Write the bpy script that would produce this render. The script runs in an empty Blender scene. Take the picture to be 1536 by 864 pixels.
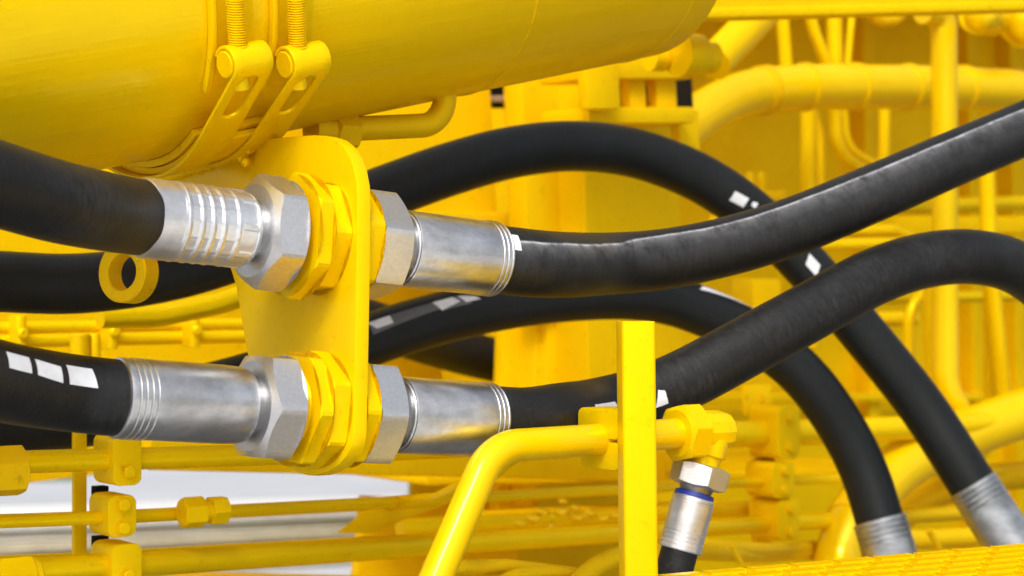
import bpy, bmesh, math, random
import numpy as np
from mathutils import Vector, Matrix
random.seed(7)
rad = math.radians
scene = bpy.context.scene
col = scene.collection
# ------------------------------------------------------------------ camera
F = 3000.0          # focal length in pixels of the 1536 px wide photograph
CAMZ = 1.45
cam_d = bpy.data.cameras.new('camera'); cam = bpy.data.objects.new('camera', cam_d); col.objects.link(cam)
cam.location = (0, 0, CAMZ); cam.rotation_euler = (rad(90), 0, 0)
cam_d.sensor_width = 36; cam_d.lens = 36*F/1536
cam_d.clip_start = 0.05; cam_d.clip_end = 400
cam_d.dof.use_dof = True; cam_d.dof.focus_distance = 1.53; cam_d.dof.aperture_fstop = 8.5
scene.camera = cam
# ------------------------------------------------------------------ light
SUN_EL, SUN_AZ = 47, 188     # azimuth the light comes from, 180 = from behind the camera
w = bpy.data.worlds.new('World'); scene.world = w; w.use_nodes = True
nt = w.node_tree; bg = nt.nodes['Background']
sky = nt.nodes.new('ShaderNodeTexSky'); sky.sky_type = 'NISHITA'; sky.sun_disc = False
sky.sun_elevation = rad(SUN_EL); sky.sun_rotation = rad(SUN_AZ)
sky.air_density = 1.0; sky.dust_density = 5.0; sky.ozone_density = 1.0
hs = nt.nodes.new('ShaderNodeHueSaturation'); hs.inputs['Saturation'].default_value = 0.35
nt.links.new(sky.outputs[0], hs.inputs['Color']); nt.links.new(hs.outputs[0], bg.inputs['Color'])
bg.inputs['Strength'].default_value = 0.15
sd = bpy.data.lights.new('sun', 'SUN'); sun = bpy.data.objects.new('sun', sd); col.objects.link(sun)
sd.energy = 1.2; sd.angle = rad(14); sd.color = (1.0, 0.97, 0.92)
el, az = rad(SUN_EL), rad(SUN_AZ)
sdir = Vector((math.sin(az)*math.cos(el), math.cos(az)*math.cos(el), math.sin(el)))
sun.rotation_euler = sdir.to_track_quat('Z', 'Y').to_euler()
scene.view_settings.view_transform = 'Standard'; scene.view_settings.look = 'None'
scene.view_settings.gamma = 1; scene.view_settings.exposure = 0.48
try: scene.view_settings.use_curve_mapping = False
except Exception: pass
scene.render.engine = 'CYCLES'
scene.cycles.max_bounces = 8; scene.cycles.diffuse_bounces = 5; scene.cycles.glossy_bounces = 4

# ------------------------------------------------------------------ geometry of the view
VX = 4900.0                                     # where lines along the machine converge
def P(x, y, d): return Vector(((x-768)/F*d, d, CAMZ-(y-432)/F*d))
def DE(x, D0): return D0*(VX-768)/(VX-x)        # distance on a plane that runs along the machine
def PE(x, y, D0): return P(x, y, DE(x, D0))
EX = Vector((VX-768, F, 0)).normalized()        # horizontal direction along the machine
EN = Vector((EX.y, -EX.x, 0))                   # horizontal, out of the machine towards the viewer
UP = Vector((0, 0, 1))
def proj(p): return ((p.x/p.y)*F+768, 432-((p.z-CAMZ)/p.y)*F)

# ------------------------------------------------------------------ object helpers
def tagit(o, label=None, cat=None, group=None, kind=None):
    if label: o['label'] = label
    if cat: o['category'] = cat
    if group: o['group'] = group
    if kind: o['kind'] = kind
    return o
def thing(name, label, cat, loc=(0, 0, 0), group=None):
    o = bpy.data.objects.new(name, None); o.empty_display_size = .02; col.objects.link(o)
    o.location = loc
    return tagit(o, label, cat, group)
def link(name, me, mat, parent=None, ang=35):
    if isinstance(me, bmesh.types.BMesh):
        m = bpy.data.meshes.new(name); me.to_mesh(m); me.free(); me = m
    me.materials.clear(); me.materials.append(mat)
    me.shade_smooth()
    me.set_sharp_from_angle(angle=rad(ang))
    o = bpy.data.objects.new(name, me); col.objects.link(o)
    if parent is not None:
        o.parent = parent; o.location = -Vector(parent.location)
    return o
def pymesh(verts, faces):
    m = bpy.data.meshes.new('mesh'); m.from_pydata([tuple(v) for v in verts], [], faces); m.update()
    bm = bmesh.new(); bm.from_mesh(m); bpy.data.meshes.remove(m)
    bmesh.ops.recalc_face_normals(bm, faces=bm.faces)
    m = bpy.data.meshes.new('mesh'); bm.to_mesh(m); bm.free()
    return m
def frame(axis):
    a = Vector(axis).normalized()
    u = (UP - a*UP.dot(a))
    if u.length < 1e-3: u = Vector((0, -1, 0)) - a*(-a.y)
    u.normalize()
    wv = a.cross(u)
    if wv.y > 0: wv = -wv                       # towards the viewer
    return a, u, wv
# surface of revolution (rf(s, phi) optional for uneven ones)
def lathe_me(origin, axis, prof, n=64, rf=None, caps=(True, True), twist=0.0):
    a, u, wv = frame(axis); V = []; Fc = []; uvs = []
    for s, r in prof:
        for k in range(n):
            ph = 2*math.pi*k/n
            rr = rf(s, ph, r) if rf else r
            ss = s + twist*(k/n)
            V.append(origin + a*ss + (u*math.cos(ph)+wv*math.sin(ph))*rr)
    m = len(prof)
    for i in range(m-1):
        for k in range(n):
            k2 = (k+1) % n
            if twist and k2 == 0:
                if i+1 < m-1: Fc.append((i*n+k, (i+1)*n, (i+2)*n, (i+1)*n+k))
                continue
            Fc.append((i*n+k, i*n+k2, (i+1)*n+k2, (i+1)*n+k))
    if not twist:
        if caps[0]: Fc.append(tuple(range(n))[::-1])
        if caps[1]: Fc.append(tuple(range((m-1)*n, m*n)))
    return pymesh(V, Fc)
def lathe(name, origin, axis, prof, mat, parent, n=64, rf=None, caps=(True, True), ang=35):
    return link(name, lathe_me(origin, axis, prof, n, rf, caps), mat, parent, ang)
# hexagonal nut with chamfered ends, phi0 in degrees from straight up towards the viewer
def hexnut(name, origin, axis, L, R, phi0, mat, parent, ch=(0.93, 0.93), slope=.55, bore=0.0, n=96):
    a, u, wv = frame(axis); ap = R*math.cos(math.pi/6)
    phis = [2*math.pi*k/n for k in range(n)]
    def hr(ph):
        q = (ph-rad(phi0)) % (math.pi/3) - math.pi/6
        return min(ap/math.cos(q), R*.984)
    rings = []
    rc0, rc1 = ap*ch[0], ap*ch[1]
    rings.append([(0.0, rc0) for p in phis])
    rings.append([(min(L*.45, max(0, hr(p)-rc0)*slope), hr(p)) for p in phis])
    rings.append([(L-min(L*.45, max(0, hr(p)-rc1)*slope), hr(p)) for p in phis])
    rings.append([(L, rc1) for p in phis])
    V = []; Fc = []
    for rg in rings:
        for (s, r), ph in zip(rg, phis):
            V.append(origin + a*s + (u*math.cos(ph)+wv*math.sin(ph))*r)
    for i in range(3):
        for k in range(n):
            k2 = (k+1) % n; Fc.append((i*n+k, i*n+k2, (i+1)*n+k2, (i+1)*n+k))
    Fc.append(tuple(range(n))[::-1]); Fc.append(tuple(range(3*n, 4*n)))
    return link(name, pymesh(V, Fc), mat, parent, 18)
# box given by centre, three axes and full sizes, bevelled
def obox(name, c, ax, size, mat, parent=None, bev=.002, seg=2, ang=35, vbev=None, vbev2=None):
    bm = bmesh.new()
    bmesh.ops.create_cube(bm, size=1)
    a0, a1, a2 = [Vector(v).normalized() for v in ax]
    for v in bm.verts: v.co = Vector((v.co.x*size[0], v.co.y*size[1], v.co.z*size[2]))
    bm.normal_update()
    if vbev:
        es = [e for e in bm.edges if abs((e.verts[0].co-e.verts[1].co).normalized().x) > .99]
        bmesh.ops.bevel(bm, geom=es, offset=vbev, segments=6, profile=.5, affect='EDGES', clamp_overlap=True)
        bm.normal_update()
    if vbev2:
        es = [e for e in bm.edges if abs((e.verts[0].co-e.verts[1].co).normalized().y) > .99]
        bmesh.ops.bevel(bm, geom=es, offset=vbev2, segments=6, profile=.5, affect='EDGES', clamp_overlap=True)
        bm.normal_update()
    if bev:
        es = [e for e in bm.edges if len(e.link_faces) == 2 and e.calc_face_angle(0) > rad(40)]
        bmesh.ops.bevel(bm, geom=es, offset=bev, segments=seg, profile=.6, affect='EDGES')
    for v in bm.verts: v.co = a0*v.co.x+a1*v.co.y+a2*v.co.z
    for v in bm.verts: v.co += Vector(c)
    bmesh.ops.recalc_face_normals(bm, faces=bm.faces)
    return link(name, bm, mat, parent, ang)
# flat slab lying along the machine: pixel box x0..x1, y0..y1 on the plane D0
def slab(name, x0, x1, y0, y1, D0, thick, mat, parent=None, dy=0, bev=.004, dz=None):
    ym = (y0+y1)/2
    p0, p1 = PE(x0, ym, D0), PE(x1, ym+dy, D0)
    a = (p1-p0); L = a.length; a.normalize()
    n = a.cross(UP).normalized()
    if n.y > 0: n = -n
    upv = n.cross(a).normalized()
    if upv.z < 0: upv = -upv
    xm = (x0+x1)/2
    h = dz if dz else abs(y1-y0)*((p0.y+p1.y)/2)/F
    c = (p0+p1)/2 - n*(thick/2)
    return obox(name, c, (a, n, upv), (L, thick, h), mat, parent, bev)
# ------------------------------------------------------------------ tubes
def catmull(pts, step=.006):
    pts = [Vector(p) for p in pts]
    P0 = [pts[0]*2-pts[1]] + pts + [pts[-1]*2-pts[-2]]
    out = []
    for i in range(1, len(P0)-2):
        a, b, c, d = P0[i-1:i+3]
        n = max(3, int((c-b).length/step))
        # centripetal
        t0 = 0; t1 = t0+(b-a).length**.5; t2 = t1+(c-b).length**.5; t3 = t2+(d-c).length**.5
        for k in range(n):
            t = t1+(t2-t1)*k/n
            A1 = a*((t1-t)/(t1-t0))+b*((t-t0)/(t1-t0)); A2 = b*((t2-t)/(t2-t1))+c*((t-t1)/(t2-t1))
            A3 = c*((t3-t)/(t3-t2))+d*((t-t2)/(t3-t2))
            B1 = A1*((t2-t)/(t2-t0))+A2*((t-t0)/(t2-t0)); B2 = A2*((t3-t)/(t3-t1))+A3*((t-t1)/(t3-t1))
            out.append(B1*((t2-t)/(t2-t1))+B2*((t-t1)/(t2-t1)))
    out.append(pts[-1])
    for _ in range(6):   # relax the kinks
        q = out[:]
        for i in range(1, len(out)-1): q[i] = out[i]*.5+(out[i-1]+out[i+1])*.25
        out = q
    return out
def fillet(pts, br, nseg=12):
    pts = [Vector(p) for p in pts]; out = [pts[0]]
    for i in range(1, len(pts)-1):
        a, b, c = pts[i-1], pts[i], pts[i+1]
        d1 = (a-b); d2 = (c-b); l1 = d1.length; l2 = d2.length; d1.normalize(); d2.normalize()
        th = d1.angle(d2)
        if th > rad(178): out.append(b); continue
        t = min(br/math.tan(th/2), l1*.49, l2*.49)
        r = t*math.tan(th/2)
        bis = (d1+d2).normalized(); ctr = b+bis*(r/math.sin(th/2))
        s = b+d1*t-ctr; e = b+d2*t-ctr
        tot = s.angle(e); axis = s.cross(e).normalized()
        for k in range(nseg+1):
            out.append(ctr + Matrix.Rotation(tot*k/nseg, 3, axis) @ s)
    out.append(pts[-1]); return out
class Tube:
    def __init__(s, path, r, n=40, rfun=None):
        s.C = path; s.r = r; s.n = n
        T = []
        for i in range(len(path)):
            a = path[max(0, i-1)]; b = path[min(len(path)-1, i+1)]; T.append((b-a).normalized())
        s.T = T
        N = UP - T[0]*UP.dot(T[0])
        if N.length < .05: N = Vector((0, -1, 0)) - T[0]*(-T[0].y)
        N.normalize(); s.N = [N]
        for i in range(1, len(path)):
            q = T[i-1].rotation_difference(T[i]); N = q @ N; N = (N - T[i]*N.dot(T[i])).normalized(); s.N.append(N)
        s.B = [t.cross(n_) for t, n_ in zip(T, s.N)]
        s.L = [0.0]
        for i in range(1, len(path)): s.L.append(s.L[-1]+(path[i]-path[i-1]).length)
        s.rf = rfun
    def pt(s, i, ph, off=0.0):
        rr = (s.rf(s.L[i], ph) if s.rf else s.r)+off
        return s.C[i] + (s.N[i]*math.cos(ph)+s.B[i]*math.sin(ph))*rr
    def mesh(s, caps=True, attr=None):
        V = []; Fc = []; n = s.n
        for i in range(len(s.C)):
            for k in range(n): V.append(tuple(s.pt(i, 2*math.pi*k/n)))
        for i in range(len(s.C)-1):
            for k in range(n):
                k2 = (k+1) % n; Fc.append((i*n+k, (i+1)*n+k, (i+1)*n+k2, i*n+k2))
        nq = len(Fc)
        if caps: Fc.append(tuple(range(n))); Fc.append(tuple(range((len(s.C)-1)*n, len(s.C)*n))[::-1])
        m = bpy.data.meshes.new('tube'); m.from_pydata(V, [], Fc)
        uv = m.uv_layers.new(name='UVMap'); data = np.zeros((len(m.loops), 2), 'f')
        li = 0
        for fi, f in enumerate(Fc):
            for vi in f:
                k = vi % n; i = vi//n
                u = k/n
                if fi < nq and (fi % n) == n-1 and k == 0: u = 1.0
                data[li] = (u, s.L[i]); li += 1
        uv.data.foreach_set('uv', data.ravel())
        if attr is not None:
            a = m.attributes.new('streak', 'FLOAT', 'POINT')
            vals = np.zeros(len(V), 'f')
            for i in range(len(s.C)):
                for k in range(n):
                    vals[i*n+k] = attr(i, 2*math.pi*k/n)
            a.data.foreach_set('value', vals)
        m.update()
        return m
    def find(s, px, py):          # nearest visible surface point to a pixel: (i as float, phi)
        if not hasattr(s, '_grid'):
            A = []; idx = []
            for i in range(len(s.C)):
                for k in range(72):
                    ph = 2*math.pi*k/72; p = s.pt(i, ph)
                    nrm = p-s.C[i]
                    if nrm.dot(p-Vector((0, 0, CAMZ))) < 0:
                        A.append(proj(p)); idx.append((i, ph))
            s._grid = np.array(A); s._idx = idx
        d = ((s._grid-np.array([px, py]))**2).sum(1)
        return s._idx[int(d.argmin())]
    def patch(s, corners, off=.0003, nu=7, nv=7):
        q = [s.find(*c) for c in corners]
        # unwrap phi
        base = q[0][1]; q = [(i, base+((ph-base+math.pi) % (2*math.pi)-math.pi)) for i, ph in q]
        V = []; Fc = []
        for b in range(nv):
            for a in range(nu):
                x = a/(nu-1); y = b/(nv-1)
                wgt = ((1-x)*(1-y), x*(1-y), x*y, (1-x)*y)
                fi = sum(k*c[0] for k, c in zip(wgt, q)); ph = sum(k*c[1] for k, c in zip(wgt, q))
                i0 = int(min(len(s.C)-2, fi)); t = fi-i0
                V.append(s.pt(i0, ph, off)*(1-t)+s.pt(i0+1, ph, off)*t)
        for b in range(nv-1):
            for a in range(nu-1):
                Fc.append((b*nu+a, b*nu+a+1, (b+1)*nu+a+1, (b+1)*nu+a))
        m = pymesh(V, Fc)
        return m

# ------------------------------------------------------------------ materials
def mat_new(name):
    m = bpy.data.materials.new(name); m.use_nodes = True
    return m, m.node_tree, m.node_tree.nodes['Principled BSDF']
def N(nt, t, **kw):
    n = nt.nodes.new(t)
    for k, v in kw.items():
        if k in n.inputs: n.inputs[k].default_value = v
        else: setattr(n, k, v)
    return n
def ramp(nt, fac, p0, p1, c0=(0, 0, 0, 1), c1=(1, 1, 1, 1)):
    r = nt.nodes.new('ShaderNodeValToRGB'); e = r.color_ramp.elements
    e[0].position = p0; e[1].position = p1; e[0].color = c0; e[1].color = c1
    nt.links.new(fac, r.inputs[0]); return r
def mixc(nt, fac, a, b, mode='MIX'):
    m = nt.nodes.new('ShaderNodeMix'); m.data_type = 'RGBA'; m.blend_type = mode
    if isinstance(fac, float): m.inputs[0].default_value = fac
    else: nt.links.new(fac, m.inputs[0])
    for s, v in ((6, a), (7, b)):
        if isinstance(v, tuple): m.inputs[s].default_value = v
        else: nt.links.new(v, m.inputs[s])
    return m.outputs[2]
def paint(name, base, rough=.3, coat=.03, dirt=.35, bump=.12, dirtcol=(.30, .19, .01, 1)):
    m, nt, b = mat_new(name)
    tc = N(nt, 'ShaderNodeTexCoord')
    n1 = N(nt, 'ShaderNodeTexNoise', Scale=7.0, Detail=5.0, Roughness=.6); nt.links.new(tc.outputs['Object'], n1.inputs['Vector'])
    n2 = N(nt, 'ShaderNodeTexNoise', Scale=90.0, Detail=6.0, Roughness=.7); nt.links.new(tc.outputs['Object'], n2.inputs['Vector'])
    d1 = ramp(nt, n1.outputs[0], .35, .75)
    c = mixc(nt, d1.outputs[0], base+(1,), tuple(x*y for x, y in zip(base, (.90, .87, 1.0)))+(1,))
    d2 = ramp(nt, n2.outputs[0], .58, .76)
    dm = N(nt, 'ShaderNodeMath', operation='MULTIPLY'); nt.links.new(d2.outputs[0], dm.inputs[0]); dm.inputs[1].default_value = dirt
    c = mixc(nt, dm.outputs[0], c, dirtcol)
    nt.links.new(c, b.inputs['Base Color'])
    rr = N(nt, 'ShaderNodeMapRange'); rr.inputs[3].default_value = rough*.8; rr.inputs[4].default_value = rough*1.4
    nt.links.new(n1.outputs[0], rr.inputs[0]); nt.links.new(rr.outputs[0], b.inputs['Roughness'])
    b.inputs['IOR'].default_value = 1.22; b.inputs['Metallic'].default_value = .25; b.inputs['Specular Tint'].default_value = (1, .86, .35, 1); b.inputs['Coat Weight'].default_value = coat; b.inputs['Coat Roughness'].default_value = .12
    n3 = N(nt, 'ShaderNodeTexNoise', Scale=160.0, Detail=3.0, Roughness=.5); nt.links.new(tc.outputs['Object'], n3.inputs['Vector'])
    n4 = N(nt, 'ShaderNodeTexNoise', Scale=28.0, Detail=2.0); nt.links.new(tc.outputs['Object'], n4.inputs['Vector'])
    ad = N(nt, 'ShaderNodeMath', operation='MULTIPLY_ADD'); nt.links.new(n4.outputs[0], ad.inputs[0]); ad.inputs[1].default_value = 1.0; nt.links.new(n3.outputs[0], ad.inputs[2])
    bp = N(nt, 'ShaderNodeBump'); bp.inputs['Strength'].default_value = bump; bp.inputs['Distance'].default_value = .002
    nt.links.new(ad.outputs[0], bp.inputs['Height'])
    nt.links.new(bp.outputs[0], b.inputs['Normal']); nt.links.new(bp.outputs[0], b.inputs['Coat Normal'])
    return m
YEL = (0.84, 0.562, 0.0006)
M_yel = paint('yellow_paint', YEL)
M_yel2 = paint('yellow_paint_rough', (0.85, 0.555, 0.001), rough=.42, coat=.0, dirt=.5, bump=.22)
M_yelw = paint('yellow_paint_weathered', (0.78, 0.49, 0.003), rough=.45, coat=.0, dirt=.7, bump=.3)
M_yelt = paint('yellow_paint_tube', YEL, rough=.30, coat=.30, dirt=.18, bump=.08)
M_yelb = paint('yellow_paint_big_tube', YEL, rough=.30, coat=.14, dirt=.18, bump=.07)

def metal(name, base=.62, rough=.33, streak=True, scale=60, var=.5, tint=(1, 1, 1.01), bump=.08, metallic=1.0):
    m, nt, b = mat_new(name)
    tc = N(nt, 'ShaderNodeTexCoord')
    mp = N(nt, 'ShaderNodeMapping'); nt.links.new(tc.outputs['Object'], mp.inputs[0])
    ang = math.atan2(EX.y, EX.x)
    mp.inputs['Rotation'].default_value = (0, 0, -ang)
    if streak: mp.inputs['Scale'].default_value = (.16, 1, 1)
    n1 = N(nt, 'ShaderNodeTexNoise', Scale=float(scale), Detail=8.0, Roughness=.68); nt.links.new(mp.outputs[0], n1.inputs['Vector'])
    n2 = N(nt, 'ShaderNodeTexNoise', Scale=22.0, Detail=5.0, Roughness=.6); nt.links.new(tc.outputs['Object'], n2.inputs['Vector'])
    mul = N(nt, 'ShaderNodeMath', operation='MULTIPLY'); nt.links.new(n1.outputs[0], mul.inputs[0]); nt.links.new(n2.outputs[0], mul.inputs[1])
    lo = tuple(base*(1-var)*t for t in tint)+(1,); hi = tuple(min(1, base*(1+var*.35))*t for t in tint)+(1,)
    r = ramp(nt, mul.outputs[0], .12, .34, lo, hi)
    nt.links.new(r.outputs[0], b.inputs['Base Color'])
    rr = N(nt, 'ShaderNodeMapRange'); rr.inputs[3].default_value = rough*1.5; rr.inputs[4].default_value = rough*.7
    nt.links.new(n2.outputs[0], rr.inputs[0]); nt.links.new(rr.outputs[0], b.inputs['Roughness'])
    b.inputs['Metallic'].default_value = metallic
    n3 = N(nt, 'ShaderNodeTexNoise', Scale=700.0, Detail=2.0); nt.links.new(mp.outputs[0], n3.inputs['Vector'])
    bp = N(nt, 'ShaderNodeBump'); bp.inputs['Strength'].default_value = bump; bp.inputs['Distance'].default_value = .001
    nt.links.new(n3.outputs[0], bp.inputs['Height']); nt.links.new(bp.outputs[0], b.inputs['Normal'])
    return m
M_ferr = metal('brushed_zinc_sleeve', .62, .30, var=.42)
M_crimp = metal('crimped_zinc_sleeve', .78, .36, scale=40, var=.35, metallic=1)
M_nut = metal('zinc_nut', .70, .34, streak=False, scale=420, var=.16, bump=.18, metallic=1.0)
M_neck = metal('dark_zinc_neck', .30, .35, var=.4)
M_steel = metal('grey_zinc_sleeve_far', .5, .38, tint=(.97, 1, 1.02))

def plain(name, c, rough=.5, spec=.5):
    m, nt, b = mat_new(name)
    tc = N(nt, 'ShaderNodeTexCoord'); n1 = N(nt, 'ShaderNodeTexNoise', Scale=60.0, Detail=6.0, Roughness=.7); nt.links.new(tc.outputs['Object'], n1.inputs['Vector'])
    cc = mixc(nt, ramp(nt, n1.outputs[0], .4, .75).outputs[0], tuple(c)+(1,), tuple(x*.8 for x in c)+(1,))
    nt.links.new(cc, b.inputs['Base Color']); b.inputs['Roughness'].default_value = rough
    b.inputs['Specular IOR Level'].default_value = spec
    return m
M_mark = plain('white_hose_print', (.72, .73, .76), .6)
M_blue = plain('blue_plastic', (.01, .03, .28), .35)
M_shade = plain('black_recess_shade', (.012, .009, .004), .7, .2)  # near-black colour standing in for shade inside recesses
M_wood0 = plain('pale_seal', (.5, .42, .3), .7)
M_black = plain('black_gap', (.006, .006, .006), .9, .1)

def rubber(name, dust=.5, tint=(1, 1, 1), base=.006, streak=False, rough=.5):
    m, nt, b = mat_new(name)
    uv = N(nt, 'ShaderNodeUVMap'); uv.uv_map = 'UVMap'
    tc = N(nt, 'ShaderNodeTexCoord')
    # long smears along the hose
    mp = N(nt, 'ShaderNodeMapping'); mp.inputs['Scale'].default_value = (5, 9, 1); nt.links.new(uv.outputs[0], mp.inputs[0])
    n1 = N(nt, 'ShaderNodeTexNoise', Scale=1.0, Detail=6.0, Roughness=.65); nt.links.new(tc.outputs['Object'], n1.inputs['Vector']); n1.inputs['Scale'].default_value = 14
    # cloth wrap marks slanting round the hose
    sx = N(nt, 'ShaderNodeSeparateXYZ'); nt.links.new(uv.outputs[0], sx.inputs[0])
    ma = N(nt, 'ShaderNodeMath', operation='MULTIPLY_ADD'); nt.links.new(sx.outputs[1], ma.inputs[0]); ma.inputs[1].default_value = 16.0
    nt.links.new(sx.outputs[0], ma.inputs[2])
    fr = N(nt, 'ShaderNodeMath', operation='FRACT'); nt.links.new(ma.outputs[0], fr.inputs[0])
    edge = ramp(nt, fr.outputs[0], .0, .045, (0, 0, 0, 1), (1, 1, 1, 1))
    # fine vertical-ish cloth texture
    mp2 = N(nt, 'ShaderNodeMapping'); mp2.inputs['Scale'].default_value = (14, 260, 1); mp2.inputs['Rotation'].default_value = (0, 0, .02); nt.links.new(uv.outputs[0], mp2.inputs[0])
    n2 = N(nt, 'ShaderNodeTexNoise', Scale=1.0, Detail=3.0, Roughness=.6); nt.links.new(mp2.outputs[0], n2.inputs['Vector'])
    n3 = N(nt, 'ShaderNodeTexNoise', Scale=420.0, Detail=3.0, Roughness=.6); nt.links.new(tc.outputs['Object'], n3.inputs['Vector'])
    bc = tuple(base*t for t in tint)+(1,); dc = tuple(.032*t for t in tint)+(1,)
    f1 = ramp(nt, n1.outputs[0], .38, .74)
    f2 = ramp(nt, n2.outputs[0], .35, .80)
    mm = N(nt, 'ShaderNodeMath', operation='MULTIPLY'); nt.links.new(f1.outputs[0], mm.inputs[0]); nt.links.new(f2.outputs[0], mm.inputs[1])
    m2 = N(nt, 'ShaderNodeMath', operation='MULTIPLY'); nt.links.new(mm.outputs[0], m2.inputs[0]); m2.inputs[1].default_value = dust*2
    m2.use_clamp = True
    c = mixc(nt, m2.outputs[0], bc, dc)
    f3 = ramp(nt, n3.outputs[0], .60, .78)
    m3 = N(nt, 'ShaderNodeMath', operation='MULTIPLY'); nt.links.new(f3.outputs[0], m3.inputs[0]); m3.inputs[1].default_value = dust*.7
    c = mixc(nt, m3.outputs[0], c, (.07, .07, .07, 1))
    if streak:
        at = N(nt, 'ShaderNodeAttribute'); at.attribute_name = 'streak'
        dn = N(nt, 'ShaderNodeMath', operation='MULTIPLY_ADD'); nt.links.new(n1.outputs[0], dn.inputs[0]); dn.inputs[1].default_value = .045; nt.links.new(at.outputs['Fac'], dn.inputs[2])
        r1 = nt.nodes.new('ShaderNodeValToRGB'); e = r1.color_ramp.elements
        e[0].position = .545; e[0].color = (0, 0, 0, 1); e[1].position = .565; e[1].color = (1, 1, 1, 1)
        for ps, v in ((.575, .36), (.60, .19), (.65, .10), (.72, .04), (.90, .0)):
            x = e.new(ps); x.color = (v, v, v, 1)
        nt.links.new(dn.outputs[0], r1.inputs[0])
        nb = N(nt, 'ShaderNodeTexNoise', Scale=55.0, Detail=6.0, Roughness=.75); nt.links.new(tc.outputs['Object'], nb.inputs['Vector'])
        rb = ramp(nt, nb.outputs[0], .30, .56)
        ms = N(nt, 'ShaderNodeMath', operation='MULTIPLY'); nt.links.new(r1.outputs[0], ms.inputs[0]); nt.links.new(rb.outputs[0], ms.inputs[1])
        c = mixc(nt, ms.outputs[0], c, (.46, .46, .49, 1))
    nt.links.new(c, b.inputs['Base Color'])
    b.inputs['Roughness'].default_value = rough
    b.inputs['IOR'].default_value = 1.36
    hsum = N(nt, 'ShaderNodeMath', operation='MULTIPLY_ADD'); nt.links.new(edge.outputs[0], hsum.inputs[0]); hsum.inputs[1].default_value = .35
    nt.links.new(n2.outputs[0], hsum.inputs[2])
    h2 = N(nt, 'ShaderNodeMath', operation='MULTIPLY_ADD'); nt.links.new(n3.outputs[0], h2.inputs[0]); h2.inputs[1].default_value = .6; nt.links.new(hsum.outputs[0], h2.inputs[2])
    bp = N(nt, 'ShaderNodeBump'); bp.inputs['Strength'].default_value = .30; bp.inputs['Distance'].default_value = .0007
    nt.links.new(h2.outputs[0], bp.inputs['Height']); nt.links.new(bp.outputs[0], b.inputs['Normal'])
    return m
M_rub = rubber('black_rubber', dust=.5, rough=.48)
M_rubS = rubber('black_rubber_scuffed', dust=.45, streak=True, rough=.5)
M_rubD = rubber('black_rubber_dusty', dust=.6, rough=.5)
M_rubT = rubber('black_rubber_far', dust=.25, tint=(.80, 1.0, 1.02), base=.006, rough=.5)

# ------------------------------------------------------------------ the setting
def ground_mat():
    m, nt, b = mat_new('pale_concrete')
    tc = N(nt, 'ShaderNodeTexCoord'); n1 = N(nt, 'ShaderNodeTexNoise', Scale=.6, Detail=8.0, Roughness=.6); nt.links.new(tc.outputs['Object'], n1.inputs['Vector'])
    r = ramp(nt, n1.outputs[0], .3, .7, (.38, .39, .41, 1), (.46, .47, .49, 1)); nt.links.new(r.outputs[0], b.inputs['Base Color'])
    b.inputs['Roughness'].default_value = .85
    return m
def sheet(name, x0, x1, y0, y1, z, mat, kind='structure'):
    m = pymesh([(x0, y0, z), (x1, y0, z), (x1, y1, z), (x0, y1, z)], [(0, 1, 2, 3)])
    o = link(name, m, mat); o['kind'] = kind; return o
sheet('ground', -150, 150, -100, 300, 0, ground_mat())
am, ant, ab = mat_new('dark_ground_shade')
tca = N(ant, 'ShaderNodeTexCoord'); na_ = N(ant, 'ShaderNodeTexNoise', Scale=30.0, Detail=8.0); ant.links.new(tca.outputs['Object'], na_.inputs['Vector'])
ant.links.new(ramp(ant, na_.outputs[0], .3, .7, (.07, .07, .07, 1), (.11, .11, .11, 1)).outputs[0], ab.inputs['Base Color']); ab.inputs['Roughness'].default_value = .9
sheet('added_dark_ground', -60, 60, .9, 8.5, .004, am)  # unseen dark sheet added to cut bounce light under the machine
pm, pnt, pb0 = mat_new('bounce_apron')
tcp = N(pnt, 'ShaderNodeTexCoord'); np_ = N(pnt, 'ShaderNodeTexNoise', Scale=4.0, Detail=8.0); pnt.links.new(tcp.outputs['Object'], np_.inputs['Vector'])
pnt.links.new(ramp(pnt, np_.outputs[0], .3, .7, (.56, .56, .56, 1), (.66, .66, .65, 1)).outputs[0], pb0.inputs['Base Color']); pb0.inputs['Roughness'].default_value = .9
sheet('bounce_pavement', -60, 60, -60, .9, .004, pm)  # unseen pale sheet added to bounce light up onto the machine
gm, gnt, gb = mat_new('grass_green')
tcg = N(gnt, 'ShaderNodeTexCoord'); ng = N(gnt, 'ShaderNodeTexNoise', Scale=3.0, Detail=8.0); gnt.links.new(tcg.outputs['Object'], ng.inputs['Vector'])
gnt.links.new(ramp(gnt, ng.outputs[0], .3, .7, (.03, .09, .015, 1), (.09, .2, .04, 1)).outputs[0], gb.inputs['Base Color'])
sheet('grass', -4.05, -3.3, 15.0, 60, .004, gm)

# ------------------------------------------------------------------ frames for the bulkhead couplings
VT = Vector((4920-768, F, -(882-432))).normalized()        # direction of both coupling axes
def axis_pt(x, x0, y0, d0):
    """distance along VT from anchor pixel (x0,y0,d0) to where the axis crosses image column x"""
    p = P(x0, y0, d0); k = (x-768)/F
    # (p.x + s*VT.x) = k (p.y + s VT.y)
    s = (k*p.y-p.x)/(VT.x-k*VT.y)
    return p+VT*s
P_top = P(484, 358.5, 1.5)
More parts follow.
